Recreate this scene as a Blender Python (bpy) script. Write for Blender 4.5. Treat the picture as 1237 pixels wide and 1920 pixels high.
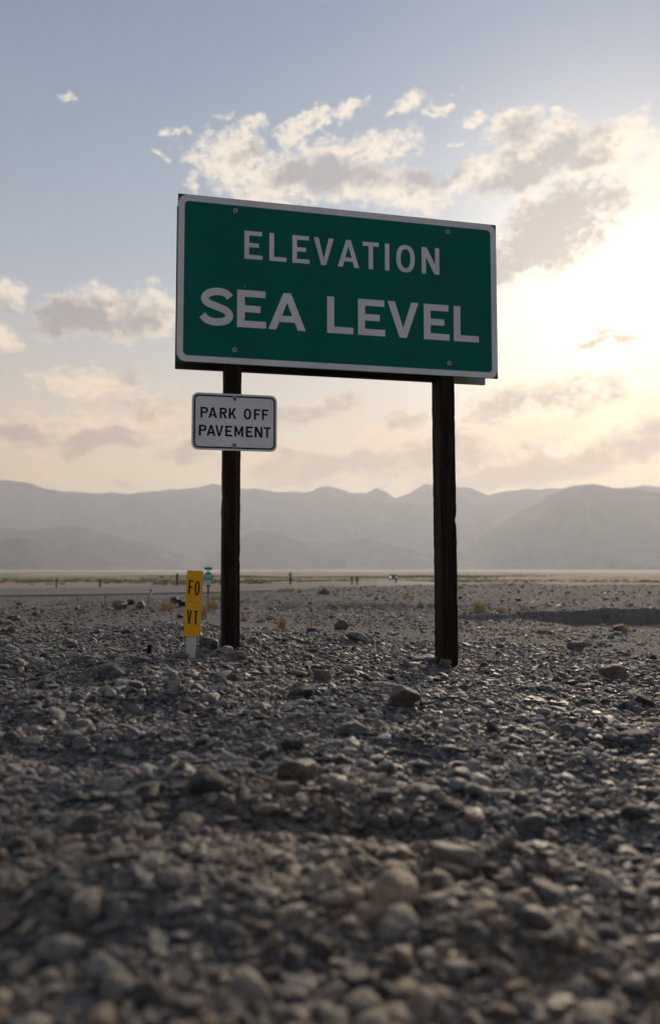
import bpy, bmesh, math, random
import numpy as np
from mathutils import Vector, Matrix, Euler

for o in list(bpy.data.objects):
    bpy.data.objects.remove(o)
S = bpy.context.scene
COL = S.collection
R = math.radians

# ------------------------------------------------------------------ camera
EYE = 0.47
cam_d = bpy.data.cameras.new('camera')
cam = bpy.data.objects.new('camera', cam_d)
COL.objects.link(cam)
cam.location = (0, 0, EYE)
cam.rotation_euler = (R(90) + math.atan(102 / 1500), 0, 0)
cam_d.sensor_fit = 'VERTICAL'
cam_d.sensor_height = 36
cam_d.lens = 28.125
cam_d.clip_start = 0.02
cam_d.clip_end = 120000
cam_d.dof.use_dof = True
cam_d.dof.focus_distance = 4.35
cam_d.dof.aperture_fstop = 2.2
S.camera = cam

# ------------------------------------------------------------------ light, sky, exposure
SUN_AZ, SUN_EL = 19.5, 17.5            # degrees right of the view axis, above the horizon
SKY_STRENGTH = 0.1
NISH_TINT = (0.79, 0.88, 0.97)
VEIL_LOW, VEIL_HIGH = (13.2, 8.0, 2.6), (5.8, 5.9, 5.6)
EDGE_LOW, EDGE_HIGH = (12.8, 8.5, 4.2), (9.8, 8.7, 7.3)
BODY_LOW, BODY_HIGH = (6.9, 4.7, 3.0), (3.7, 3.55, 3.6)
GLOW_WIDE, GLOW_CORE = 3.0, 9.5
SUN_STRENGTH = 3.2
SUN_COLOR = (1.0, 0.80, 0.58)
S.view_settings.view_transform = 'Standard'
S.view_settings.look = 'None'
S.view_settings.gamma = 1
S.view_settings.exposure = 0.0
S.view_settings.use_curve_mapping = False
S.render.engine = 'CYCLES'
cy = S.cycles
cy.use_denoising = True
cy.max_bounces = 6
cy.diffuse_bounces = 2
cy.volume_bounces = 2
cy.glossy_bounces = 2
cy.transparent_max_bounces = 8
cy.sample_clamp_indirect = 6
cy.use_adaptive_sampling = False

sun_dir = Vector((math.sin(R(SUN_AZ)) * math.cos(R(SUN_EL)), math.cos(R(SUN_AZ)) * math.cos(R(SUN_EL)), math.sin(R(SUN_EL))))
sl = bpy.data.lights.new('sun', 'SUN')
sl.energy = SUN_STRENGTH
sl.angle = R(11)
sl.color = SUN_COLOR
so = bpy.data.objects.new('sun', sl)
so.rotation_euler = (-sun_dir).to_track_quat('-Z', 'Y').to_euler()
COL.objects.link(so)

# clouds as (azimuth, elevation, half width, half height, tilt, weight) in degrees of the sky
CLOUDS = [
    (-18.87, 29.98, 0.71, 0.35, 25, 0.55),
    (-11.46, 28.82, 0.53, 0.28, 10, 0.5),
    (-10.39, 29.00, 0.54, 0.28, 20, 0.5),
    (-12.19, 27.23, 0.53, 0.31, -30, 0.5),
    (-7.82, 30.07, 0.70, 0.36, 20, 0.35),
    (-9.35, 28.52, 1.00, 0.43, 25, 0.6),
    (-6.44, 29.13, 2.35, 1.05, 25, 0.9),
    (-7.40, 27.44, 3.52, 1.88, 0, 0.95),
    (-10.08, 25.83, 0.92, 0.45, 60, 0.5),
    (-3.88, 26.46, 5.12, 1.92, 0, 1),
    (-2.12, 29.27, 2.37, 0.80, 25, 0.9),
    (1.45, 30.60, 1.43, 0.55, 30, 0.8),
    (-0.34, 29.69, 1.35, 0.37, 35, 0.7),
    (0.85, 27.64, 5.89, 1.58, 5, 0.95),
    (4.59, 28.36, 2.35, 0.94, 10, 0.7),
    (3.21, 26.15, 7.36, 1.61, -8, 1),
    (5.79, 30.84, 1.80, 0.72, 22, 0.95),
    (8.64, 30.98, 1.16, 0.42, 8, 0.75),
    (7.74, 30.29, 1.01, 0.30, 10, 0.55),
    (9.07, 28.42, 0.69, 0.40, 0, 0.65),
    (10.83, 29.95, 1.22, 0.42, 10, 0.65),
    (13.09, 28.89, 2.30, 1.21, 15, 0.95),
    (15.94, 28.70, 0.80, 0.42, 20, 0.6),
    (14.17, 26.76, 5.41, 1.86, 14, 1.1),
    (9.81, 26.01, 2.65, 1.15, 20, 0.8),
    (19.07, 26.80, 4.12, 1.81, 12, 1.1),
    (21.53, 27.49, 1.36, 0.48, 20, 0.7),
    (23.49, 25.04, 3.55, 2.40, 0, 1),
    (15.73, 22.23, 5.29, 3.25, 15, 1.2),
    (12.00, 20.52, 2.22, 2.04, 20, 0.8),
    (20.04, 23.69, 4.05, 1.88, 15, 0.8),
    (-22.33, 17.50, 1.42, 1.06, 0, 0.9),
    (-22.59, 14.77, 1.47, 0.95, 0, 0.8),
    (-16.42, 17.07, 4.76, 2.00, 4, 1.15),
    (-12.59, 17.52, 3.00, 1.92, 10, 1),
    (-19.58, 16.78, 1.57, 1.02, 0, 0.8),
    (-16.86, 12.44, 3.98, 1.35, 8, 0.62),
    (-13.22, 11.19, 4.09, 1.53, -6, 0.62),
    (-15.20, 10.00, 4.39, 1.45, 0, 0.5),
    (-21.44, 9.12, 2.89, 1.48, -6, 0.85),
    (-15.71, 8.59, 4.00, 0.95, 4, 0.85),
    (-9.85, 7.97, 2.26, 1.12, 5, 0.8),
    (-2.26, 10.91, 4.25, 1.13, 12, 0.75),
    (0.83, 11.78, 3.09, 0.75, 14, 0.75),
    (5.06, 10.32, 1.91, 0.75, 6, 0.7),
    (2.76, 9.97, 1.31, 0.60, 15, 0.55),
    (-5.31, 6.91, 2.29, 0.76, 0, 0.4),
    (0.06, 7.40, 8.02, 1.29, 3, 0.9),
    (8.46, 8.15, 5.55, 1.65, 8, 0.85),
    (13.63, 6.60, 8.34, 1.26, 4, 0.95),
    (-3.78, 5.98, 4.60, 0.46, 0, 0.5),
    (12.23, 11.23, 3.28, 1.54, 18, 0.8),
    (16.60, 11.92, 5.50, 1.43, 6, 0.7),
    (14.76, 9.29, 4.23, 1.31, 16, 0.75),
    (21.69, 8.58, 3.56, 1.62, 14, 0.9),
    (20.74, 10.76, 2.98, 1.05, 0, 0.5),
    (18.43, 15.29, 1.39, 0.52, 14, 0.85),
    (20.51, 15.45, 1.02, 0.41, 10, 0.8),
    (-20.17, 5.62, 2.40, 0.43, 0, 0.3),
    (-14.04, 5.37, 0.72, 0.30, 0, 0.5),
]
SHADES = [
    (-0.73, 26.83, 3.74, 1.09, 5, 1),
    (2.82, 26.64, 2.35, 0.84, 0, 0.6),
    (7.11, 26.33, 2.70, 0.84, 5, 0.7),
    (-5.84, 27.84, 1.17, 0.51, 20, 0.45),
    (13.26, 28.41, 1.34, 0.80, 10, 0.6),
    (14.72, 26.55, 5.03, 1.43, 14, 1.1),
    (18.36, 26.74, 2.11, 0.92, 12, 0.7),
    (16.09, 22.36, 5.27, 2.76, 16, 1.4),
    (12.00, 20.52, 2.22, 1.70, 20, 1),
    (-17.66, 16.79, 3.60, 1.44, 2, 1.1),
    (-14.79, 17.02, 3.32, 1.25, 8, 0.8),
    (-14.08, 18.29, 1.11, 0.55, 0, 0.4),
    (-22.13, 16.51, 0.67, 0.81, 0, 0.3),
    (-21.60, 9.01, 2.54, 1.13, -4, 1),
    (-15.71, 8.52, 3.81, 0.80, 4, 1.1),
    (-9.85, 7.78, 2.25, 0.97, 5, 0.9),
    (-2.26, 10.72, 3.09, 1.35, 8, 0.7),
    (0.83, 11.67, 1.93, 0.82, 12, 0.7),
    (5.06, 10.24, 1.68, 0.60, 6, 0.9),
    (0.83, 7.13, 6.49, 1.52, 4, 1.1),
    (7.70, 7.64, 4.11, 1.88, 8, 1),
    (13.26, 6.57, 6.69, 1.56, 6, 1.1),
    (11.86, 11.06, 2.93, 1.25, 18, 0.7),
    (16.59, 11.74, 5.17, 1.07, 6, 0.5),
    (21.85, 8.39, 3.24, 1.27, 14, 1.1),
    (18.43, 15.29, 1.39, 0.69, 14, 2.2),
    (20.51, 15.45, 1.15, 0.62, 10, 2.2),
    (-12.49, 11.22, 2.98, 0.88, 0, 0.4),
    (-14.00, 13.69, 1.47, 0.43, 0, 0.3),
    (-14.04, 5.37, 0.87, 0.44, 0, 0.8),
]


class NT:
    """small helper to write node trees"""
    def __init__(self, tree):
        self.t = tree
        self.n = tree.nodes
        self.l = tree.links

    def node(self, kind, **kw):
        nd = self.n.new(kind)
        for k, v in kw.items():
            setattr(nd, k, v)
        return nd

    def put(self, sock, v):
        if v is None:
            return
        if isinstance(v, bpy.types.NodeSocket):
            self.l.new(v, sock)
        else:
            if sock.type == 'RGBA' and len(v) == 3:
                v = (*v, 1)
            sock.default_value = v

    def math(self, op, a, b=None, c=None, clamp=False):
        nd = self.node('ShaderNodeMath', operation=op, use_clamp=clamp)
        self.put(nd.inputs[0], a); self.put(nd.inputs[1], b); self.put(nd.inputs[2], c)
        return nd.outputs[0]

    def vmath(self, op, a, b=None, s=None):
        nd = self.node('ShaderNodeVectorMath', operation=op)
        self.put(nd.inputs[0], a); self.put(nd.inputs[1], b)
        if s is not None:
            self.put(nd.inputs[3], s)
        return nd.outputs['Value'] if op in ('LENGTH', 'DOT_PRODUCT', 'DISTANCE') else nd.outputs[0]

    def mapr(self, v, a, b, c=0.0, d=1.0, smooth=True):
        nd = self.node('ShaderNodeMapRange', interpolation_type='SMOOTHSTEP' if smooth else 'LINEAR')
        for i, q in enumerate((v, a, b, c, d)):
            self.put(nd.inputs[i], q)
        return nd.outputs[0]

    def mix(self, f, a, b, mode='MIX', clamp=True):
        nd = self.node('ShaderNodeMix', data_type='RGBA', blend_type=mode, clamp_factor=clamp)
        self.put(nd.inputs[0], f); self.put(nd.inputs[6], a); self.put(nd.inputs[7], b)
        return nd.outputs[2]

    def noise(self, vec, scale, detail=4, rough=0.5, dist=0.0, dim='3D', out=0):
        nd = self.node('ShaderNodeTexNoise', noise_dimensions=dim)
        if vec is not None:
            self.put(nd.inputs['Vector'], vec)
        nd.inputs['Scale'].default_value = scale
        nd.inputs['Detail'].default_value = detail
        nd.inputs['Roughness'].default_value = rough
        nd.inputs['Distortion'].default_value = dist
        return nd.outputs[out]

    def mapping(self, vec, loc=(0, 0, 0), rot=(0, 0, 0), scale=(1, 1, 1), kind='POINT'):
        nd = self.node('ShaderNodeMapping', vector_type=kind)
        self.put(nd.inputs[0], vec)
        nd.inputs[1].default_value = loc
        nd.inputs[2].default_value = rot
        nd.inputs[3].default_value = scale
        return nd.outputs[0]

    def ramp(self, f, stops, mode='LINEAR'):
        nd = self.node('ShaderNodeValToRGB')
        nd.color_ramp.interpolation = mode
        el = nd.color_ramp.elements
        while len(el) < len(stops):
            el.new(0.5)
        for e, (p, c) in zip(el, stops):
            e.position = p
            e.color = (*c, 1) if len(c) == 3 else c
        self.put(nd.inputs[0], f)
        return nd.outputs[0]

    def bump(self, h, strength=0.5, dist=0.01, normal=None):
        nd = self.node('ShaderNodeBump')
        nd.inputs['Strength'].default_value = strength
        nd.inputs['Distance'].default_value = dist
        self.put(nd.inputs['Height'], h)
        if normal is not None:
            self.put(nd.inputs['Normal'], normal)
        return nd.outputs[0]


world = bpy.data.worlds.new('World')
S.world = world
world.use_nodes = True
world.cycles.sampling_method = 'MANUAL'
world.cycles.sample_map_resolution = 512
w = NT(world.node_tree)
w.n.clear()
sky = w.node('ShaderNodeTexSky', sky_type='NISHITA', sun_disc=False)
sky.sun_elevation = R(SUN_EL)
sky.sun_rotation = R(SUN_AZ)
sky.altitude = 0
sky.air_density = 1.0
sky.dust_density = 0.42
sky.ozone_density = 1.0
geo = w.node('ShaderNodeTexCoord').outputs['Generated']
sep = w.node('ShaderNodeSeparateXYZ'); w.l.new(geo, sep.inputs[0])
dx, dy, dz = sep.outputs
az = w.math('MULTIPLY', w.math('ARCTAN2', dx, dy), 180 / math.pi)
el = w.math('MULTIPLY', w.math('ARCSINE', dz), 180 / math.pi)
comb = w.node('ShaderNodeCombineXYZ'); w.l.new(az, comb.inputs[0]); w.l.new(el, comb.inputs[1]); comb.inputs[2].default_value = 1.0
ae = comb.outputs[0]
sund = w.math('MULTIPLY', w.math('ARCCOSINE', w.vmath('DOT_PRODUCT', geo, tuple(sun_dir))), 180 / math.pi)
# wisps: warp the placement a little, then erode with fractal noise that is finer in elevation
warp = w.noise(w.mapping(ae, scale=(0.22, 0.34, 1)), 1.0, 3, 0.6, dim='2D', out=1)
warp = w.vmath('MULTIPLY', w.vmath('SUBTRACT', warp, (0.5, 0.5, 0.5)), (3.0, 3.0, 0.0))
wae = w.vmath('ADD', ae, warp)


def blobs(lst, vec, cut):
    """largest of many soft ellipses, each 1 at its centre and 0 on its rim; the chain is sequential so that few values are alive"""
    acc = None
    q = vec
    for i, (a, e, rx, ry, tilt, wt) in enumerate(lst):
        c, s_ = math.cos(R(tilt)), math.sin(R(tilt))
        if acc is not None and i % 8 == 0:
            nd = w.node('ShaderNodeVectorMath', operation='MULTIPLY_ADD')
            w.put(nd.inputs[0], acc); nd.inputs[1].default_value = (1e-7, 1e-7, 0); w.put(nd.inputs[2], vec)
            q = nd.outputs[0]
        u = w.vmath('DOT_PRODUCT', q, (c / rx, s_ / rx, -(c * a + s_ * e) / rx))
        v = w.vmath('DOT_PRODUCT', q, (-s_ / ry, c / ry, -(-s_ * a + c * e) / ry))
        d2 = w.math('MULTIPLY_ADD', u, u, w.math('MULTIPLY', v, v))
        v = w.math('MULTIPLY_ADD', d2, -wt, wt)
        acc = w.math('MAXIMUM', acc if acc is not None else cut, v)
    return acc if acc is not None else cut


def reach(lst, a0, a1, e0, e1, cut):
    """the ellipses that matter inside a window of the sky (a few degrees of warp included)"""
    out = []
    for q in lst:
        k = math.sqrt(1 + abs(cut) / q[5])
        hw = k * math.hypot(q[2] * math.cos(R(q[4])), q[3] * math.sin(R(q[4]))) + 2.6
        hh = k * math.hypot(q[2] * math.sin(R(q[4])), q[3] * math.cos(R(q[4]))) + 2.6
        if q[0] + hw > a0 and q[0] - hw < a1 and q[1] + hh > e0 and q[1] - hh < e1:
            out.append(q)
    return out


flat_ae = w.mapping(ae, rot=(0, 0, R(-14)), scale=(0.26, 0.5, 1))
n_big = w.noise(flat_ae, 1.35, 6, 0.58, 0.0, dim='2D')
to_sun = w.vmath('MULTIPLY', w.vmath('NORMALIZE', w.vmath('SUBTRACT', (SUN_AZ, SUN_EL + 6, 1), ae)), (0.16, 0.3, 0))
n_lit = w.math('SUBTRACT', n_big, w.noise(w.vmath('ADD', flat_ae, to_sun), 1.35, 4, 0.58, 0.0, dim='2D'))
n_fine = w.noise(w.mapping(ae, (31, 7, 3), (0, 0, R(-20)), (1.5, 2.1, 1)), 1.0, 6, 0.62, 0.0, dim='2D')
calm = w.mapr(el, 5, 15, 0.35, 1.0)          # long smooth bands low down, lumpy heaps above
fine = w.math('MULTIPLY', w.math('SUBTRACT', n_fine, 0.5), calm)
dn = w.math('ADD', w.math('MULTIPLY_ADD', n_big, 1.7, -0.85), w.math('MULTIPLY', fine, 1.9))
low = w.mapr(el, 4, 13, 0.16, 0.0)
dn = w.math('ADD', dn, low)
sn = w.math('ADD', w.math('MULTIPLY_ADD', n_big, 1.5, -0.72), w.math('MULTIPLY', fine, 1.3))
sn = w.math('ADD', w.math('ADD', sn, low), w.math('MULTIPLY', n_lit, -2.2))

nish = w.mix(1.0, sky.outputs[0], NISH_TINT, 'MULTIPLY')
veil_el = w.math('POWER', w.mapr(el, -2, 36, 1.0, 0.0, smooth=False), 1.2)
veil_col = w.mix(w.mapr(el, 0, 24), VEIL_LOW, VEIL_HIGH)
clear = w.mix(w.math('MULTIPLY_ADD', veil_el, 0.75, 0.15), nish, veil_col)
# thin air and thin cloud brighten towards the hidden sun
g1 = w.math('POWER', w.mapr(sund, 0, 30, 1.0, 0.0, smooth=False), 2.2)
g2 = w.math('POWER', w.mapr(sund, 0, 19, 1.0, 0.0, smooth=False), 2.6)
glow = w.math('ADD', w.math('MULTIPLY', g1, GLOW_WIDE), w.math('MULTIPLY', g2, GLOW_CORE))
glow_col = w.vmath('SCALE', (1.0, 0.77, 0.48), s=glow)
clear = w.vmath('ADD', clear, glow_col)
back = w.mapr(sund, 35, 95, 1.0, 0.65)
edge_col = w.vmath('ADD', w.vmath('SCALE', w.mix(w.mapr(el, 2, 22), EDGE_LOW, EDGE_HIGH), s=back), w.vmath('SCALE', glow_col, s=0.9))
body_col = w.vmath('ADD', w.vmath('SCALE', w.mix(w.mapr(el, 2, 20), BODY_LOW, BODY_HIGH), s=w.math('MULTIPLY', back, w.mapr(sund, 14, 44, 1.18, 0.90))), w.vmath('SCALE', glow_col, s=0.50))


def sky_part(cov, shd):
    alpha = w.mapr(w.math('ADD', cov, dn), -0.20, 0.95)
    shade = w.mapr(w.math('ADD', shd, sn), -0.55, 0.95)
    col = w.mix(alpha, clear, w.mix(shade, edge_col, body_col))
    bg = w.node('ShaderNodeBackground')
    bg.inputs['Strength'].default_value = SKY_STRENGTH
    w.l.new(col, bg.inputs['Color'])
    return bg.outputs[0]


def choose(f, a, b):
    nd = w.node('ShaderNodeMixShader')
    w.put(nd.inputs[0], f); w.l.new(a, nd.inputs[1]); w.l.new(b, nd.inputs[2])
    return nd.outputs[0]


# the clouds in view, worked out window by window (each only looks at its own clouds)
rows = []
for e0, e1 in ((-5, 13), (13, 60)):
    row = None
    for a0, a1 in ((-60, -7), (-7, 9), (9, 60)):
        c_ = blobs(reach(CLOUDS, a0, a1, e0, e1, .9), wae, -0.9)
        s_ = blobs(reach(SHADES, a0, a1, e0, e1, .6), wae, -0.6)
        part = sky_part(c_, s_)
        row = part if row is None else choose(w.math('GREATER_THAN', az, a0), row, part)
    rows.append(row)
inner = choose(w.math('GREATER_THAN', el, 13), rows[0], rows[1])
# around them the same broken cloud goes on
sheet = w.vmath('SCALE', geo, s=w.math('DIVIDE', 1.0, w.math('ADD', w.math('ABSOLUTE', dz), 0.12)))
n_sheet = w.noise(sheet, 1.3, 3, 0.55)
fade = w.math('MAXIMUM', w.mapr(w.math('ABSOLUTE', az), 28, 45), w.mapr(el, 38, 55))
base_cov = w.math('MULTIPLY_ADD', fade, w.math('MULTIPLY_ADD', n_sheet, 2.0, -0.45), -0.9)
outer = sky_part(base_cov, w.math('ADD', base_cov, -0.1))
outside = w.math('GREATER_THAN', w.math('MAXIMUM', w.math('SUBTRACT', w.math('ABSOLUTE', az), 31), w.math('SUBTRACT', el, 42)), 0)
wo = w.node('ShaderNodeOutputWorld')
w.l.new(choose(outside, inner, outer), wo.inputs[0])

#TERRAIN-BEGIN
# ------------------------------------------------------------------ terrain shape


def _hash(ix, iy, seed):
    h = (ix.astype(np.int64) * 374761393 + iy.astype(np.int64) * 668265263 + seed * 1442695041) & 0xFFFFFFFF
    h = ((h ^ (h >> 13)) * 1274126177) & 0xFFFFFFFF
    return ((h ^ (h >> 16)) & 0xFFFF) / 65535.0


def vnoise(x, y, seed=0):
    ix = np.floor(x); iy = np.floor(y)
    fx = x - ix; fy = y - iy
    fx = fx * fx * fx * (fx * (fx * 6 - 15) + 10); fy = fy * fy * fy * (fy * (fy * 6 - 15) + 10)
    a = _hash(ix, iy, seed); b = _hash(ix + 1, iy, seed); c = _hash(ix, iy + 1, seed); d = _hash(ix + 1, iy + 1, seed)
    return (a * (1 - fx) + b * fx) * (1 - fy) + (c * (1 - fx) + d * fx) * fy - 0.5


def fbm(x, y, octaves=4, seed=0, gain=0.5):
    s = 0; a = 1.0
    for i in range(octaves):
        s = s + a * vnoise(x + 17.3 * i, y - 9.1 * i, seed + i)
        x = x * 2.03; y = y * 2.03; a *= gain
    return s


def sstep(v, a, b):
    t = np.clip((v - a) / (b - a), 0, 1)
    return t * t * (3 - 2 * t)


T_AZ = np.array([-30., -20., -12., -7., -3.5, 0., 6., 12., 20., 30.])
T_R = np.array([0, 1, 2, 3, 4.4, 6, 8, 10, 12, 14, 17, 20, 24, 27, 34, 42, 55, 80, 150, 400, 1500, 6000, 12000, 40000.])
FAR = [-.60, -.66, -.95, -1.5, -2.6, -6.0, -15, -27, -34, -40]
T_Z = np.array([
    [0, 0, .01, .02, .03, .00, -.06, -.12, -.19, -.26, -.38, -.47, -.55, -.60] + FAR,
    [0, 0, .01, .03, .045, .01, -.05, -.10, -.16, -.23, -.34, -.44, -.53, -.60] + FAR,
    [0, 0, .01, .03, .05, .02, -.04, -.09, -.14, -.20, -.29, -.37, -.48, -.58] + FAR,
    [0, 0, .01, .02, .04, .01, -.04, -.09, -.13, -.16, -.19, -.22, -.36, -.50] + FAR,
    [0, 0, .00, .00, .01, -.01, -.06, -.10, -.13, -.14, -.14, -.14, -.26, -.45] + FAR,
    [0, 0, -.01, -.02, -.02, -.04, -.08, -.11, -.14, -.14, -.13, -.12, -.16, -.32] + FAR,
    [0, -.01, -.03, -.05, -.075, -.10, -.13, -.16, -.18, -.17, -.14, -.12, -.11, -.18] + [-.9] + FAR[1:],
    [0, -.01, -.04, -.07, -.10, -.14, -.17, -.19, -.20, -.18, -.15, -.12, -.10, -.12] + [-1.0] + FAR[1:],
    [0, -.02, -.06, -.10, -.15, -.18, -.20, -.21, -.19, -.17, -.14, -.12, -.10, -.10] + [-1.0] + FAR[1:],
    [0, -.02, -.06, -.12, -.17, -.20, -.22, -.22, -.20, -.18, -.15, -.13, -.10, -.10] + [-1.0] + FAR[1:],
])
ROAD = np.array([(-70, 31.), (-40, 31.4), (-25, 31.8), (-14, 32.4), (-9.2, 33.8), (-6.6, 36.), (-4.2, 40.0), (-1.6, 46.), (2, 56), (7, 80), (12, 125), (15, 190), (14, 270), (6, 380)])
ROAD_Z = -0.56
ROAD_HALF = 4.6


def road_profile(n=260):
    d = np.r_[0, np.cumsum(np.hypot(*np.diff(ROAD, axis=0).T))]
    s = np.linspace(0, d[-1], n)
    px = np.interp(s, d, ROAD[:, 0]); py = np.interp(s, d, ROAD[:, 1])
    k = np.ones(9) / 9
    px[4:-4] = np.convolve(px, k, 'valid'); py[4:-4] = np.convolve(py, k, 'valid')
    far = np.hypot(px, py)
    pz = np.interp(far, [0, 42, 55, 80, 150, 400], [ROAD_Z, ROAD_Z, -.85, -1.35, -2.4, -5.7])
    return px, py, pz


_RX, _RY, _RZ = road_profile()


def road_dist(x, y):
    x = np.asarray(x, float); y = np.asarray(y, float)
    best = np.full(x.shape, 1e9); zz = np.zeros(x.shape)
    m = (y > 15) & (y < 400) & (np.abs(x) < 90)
    if m.any():
        xs = x[m]; ys = y[m]
        b = np.full(xs.shape, 1e9); z = np.zeros(xs.shape)
        for i in range(len(_RX) - 1):
            ax, ay, bx, by = _RX[i], _RY[i], _RX[i + 1], _RY[i + 1]
            ux, uy = bx - ax, by - ay
            t = np.clip(((xs - ax) * ux + (ys - ay) * uy) / (ux * ux + uy * uy), 0, 1)
            dd = np.hypot(xs - ax - t * ux, ys - ay - t * uy)
            k = dd < b
            b[k] = dd[k]; z[k] = (_RZ[i] + t * (_RZ[i + 1] - _RZ[i]))[k]
        best[m] = b; zz[m] = z
    return best, zz


def terrain(x, y):
    x = np.asarray(x, float); y = np.asarray(y, float)
    r = np.hypot(x, y)
    az = np.clip(np.degrees(np.arctan2(x, y)), -29.99, 29.99)
    ia = np.clip(np.searchsorted(T_AZ, az, 'right') - 1, 0, len(T_AZ) - 2)
    fa = sstep((az - T_AZ[ia]) / (T_AZ[ia + 1] - T_AZ[ia]), 0, 1)
    ir = np.clip(np.searchsorted(T_R, r, 'right') - 1, 0, len(T_R) - 2)
    fr = np.clip((r - T_R[ir]) / (T_R[ir + 1] - T_R[ir]), 0, 1)
    z = (T_Z[ia, ir] * (1 - fr) + T_Z[ia, ir + 1] * fr) * (1 - fa) + (T_Z[ia + 1, ir] * (1 - fr) + T_Z[ia + 1, ir + 1] * fr) * fa
    # wash on the right with a cut bank on its far side, and a faint one in the middle
    wob = fbm(x * .35, y * .35, 3, 5) * .8
    rb = y + wob - 0.12 * (x - 3)
    k = (.35 * sstep(x, 1.2, 2.2) + .65 * sstep(x, 2.5, 3.6)) * sstep(rb, 6.5, 11.3) * (1 - sstep(rb + fbm(x * 3.1, y * 3.1, 3, 83) * .35, 11.60, 11.70)) * .22
    z = z - k
    k2 = sstep(x, -2.0, -.6) * (1 - sstep(x, 2.0, 3.0)) * sstep(rb, 10, 13.2) * (1 - sstep(rb, 13.3, 13.7)) * .08
    z = z - k2
    # small berm with rubble on the left
    z = z + .10 * np.exp(-(((x + 2.35) / .75) ** 2 + ((y - 10.6) / .5) ** 2))
    near = 1 - sstep(r, 30, 60)
    z = z + near * (fbm(x * 1.9, y * 1.9, 3, 11) * .05 * (1 - .5 * sstep(r, 3.2, 4.2)) + fbm(x * 3.4, y * 4.2, 2, 15) * .035 * (1 - sstep(r, 2.2, 3.6)) + fbm(x * .55, y * .55, 2, 21) * .035 * sstep(r, .6, 3) + fbm(x * 6.5, y * 6.5, 2, 31) * .016)
    z = z + near * sstep(r, 8, 14) * fbm(x * .9, y * .9, 4, 41) * .06
    # hollows turned up by tyres in front
    z = z - .045 * np.exp(-(((x + .55) / .35) ** 2 + ((y - 2.05) / .10) ** 2)) - .05 * np.exp(-(((x - .05) / .30) ** 2 + ((y - 1.5) / .07) ** 2)) + .03 * np.exp(-(((x + .35) / .2) ** 2 + ((y - 1.12) / .07) ** 2))
    z = z + sstep(r, 45, 120) * (1 - sstep(r, 2500, 6000)) * fbm(x * .02, y * .02, 3, 51) * .5
    d, rz = road_dist(x, y)
    f = 1 - sstep(d, ROAD_HALF + .3, ROAD_HALF + 6.0)
    z = z * (1 - f) + (rz - .06) * f
    return z
#TERRAIN-END

# ------------------------------------------------------------------ helpers


def tag(o, label=None, cat=None, group=None, kind=None):
    for k, v in (('label', label), ('category', cat), ('group', group), ('kind', kind)):
        if v:
            o[k] = v
    return o


def link(o, parent=None):
    COL.objects.link(o)
    if parent is not None:
        o.parent = parent
    return o


def obj(name, me, mat=None, parent=None, smooth=False):
    o = bpy.data.objects.new(name, me)
    link(o, parent)
    if mat is not None:
        me.materials.append(mat)
    if smooth:
        me.polygons.foreach_set('use_smooth', [True] * len(me.polygons))
    return o


def empty(name, loc, rot=(0, 0, 0)):
    o = bpy.data.objects.new(name, None)
    o.location = loc
    o.rotation_euler = rot
    o.empty_display_size = 0.1
    return link(o)


def bm_mesh(bm, name='mesh'):
    me = bpy.data.meshes.new(name)
    bm.normal_update()
    bm.to_mesh(me)
    bm.free()
    return me


def box_bm(x0, x1, y0, y1, z0, z1, bevel=0.0, seg=1, bm=None):
    own = bm is None
    bm = bm or bmesh.new()
    r = bmesh.ops.create_cube(bm, size=1)
    for v in r['verts']:
        v.co = Vector(((x0 + x1) / 2 + v.co.x * (x1 - x0), (y0 + y1) / 2 + v.co.y * (y1 - y0), (z0 + z1) / 2 + v.co.z * (z1 - z0)))
    if bevel and own:
        bmesh.ops.bevel(bm, geom=bm.edges[:], offset=bevel, segments=seg, affect='EDGES')
    return bm


def prism_mesh(poly, y0, y1):
    """outline in x,z extruded from y0 (front) to y1"""
    bm = bmesh.new()
    vs = [bm.verts.new((x, y0, z)) for x, z in poly]
    f = bm.faces.new(vs)
    r = bmesh.ops.extrude_face_region(bm, geom=[f])
    for v in r['geom']:
        if isinstance(v, bmesh.types.BMVert):
            v.co.y = y1
    bmesh.ops.recalc_face_normals(bm, faces=bm.faces)
    return bm_mesh(bm)


def lathe_mesh(profile, seg=16, axis='Y'):
    bm = bmesh.new()
    rings = []
    for (r, h) in profile:
        ring = []
        for i in range(seg):
            a = 2 * math.pi * i / seg
            c, s_ = r * math.cos(a), r * math.sin(a)
            ring.append(bm.verts.new((c, h, s_) if axis == 'Y' else (c, s_, h)))
        rings.append(ring)
    for a, b in zip(rings, rings[1:]):
        for i in range(seg):
            bm.faces.new((a[i], a[(i + 1) % seg], b[(i + 1) % seg], b[i]))
    bm.faces.new(rings[0]); bm.faces.new(rings[-1])
    bmesh.ops.recalc_face_normals(bm, faces=bm.faces)
    return bm_mesh(bm)


def curve_mesh(loops, extrude, flip=True):
    """flat outline with holes (x,z plane, facing -y)"""
    cu = bpy.data.curves.new('outline', 'CURVE')
    cu.dimensions = '2D'
    cu.fill_mode = 'BOTH'
    cu.extrude = extrude
    for lp in loops:
        sp = cu.splines.new('POLY')
        sp.points.add(len(lp) - 1)
        for p, (x, z) in zip(sp.points, lp):
            p.co = (x, z, 0, 1)
        sp.use_cyclic_u = True
    o = bpy.data.objects.new('outline', cu)
    COL.objects.link(o)
    dg = bpy.context.evaluated_depsgraph_get()
    me = bpy.data.meshes.new_from_object(o.evaluated_get(dg))
    bpy.data.objects.remove(o)
    bpy.data.curves.remove(cu)
    me.transform(Matrix.Rotation(R(90), 4, 'X'))
    return me


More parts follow.
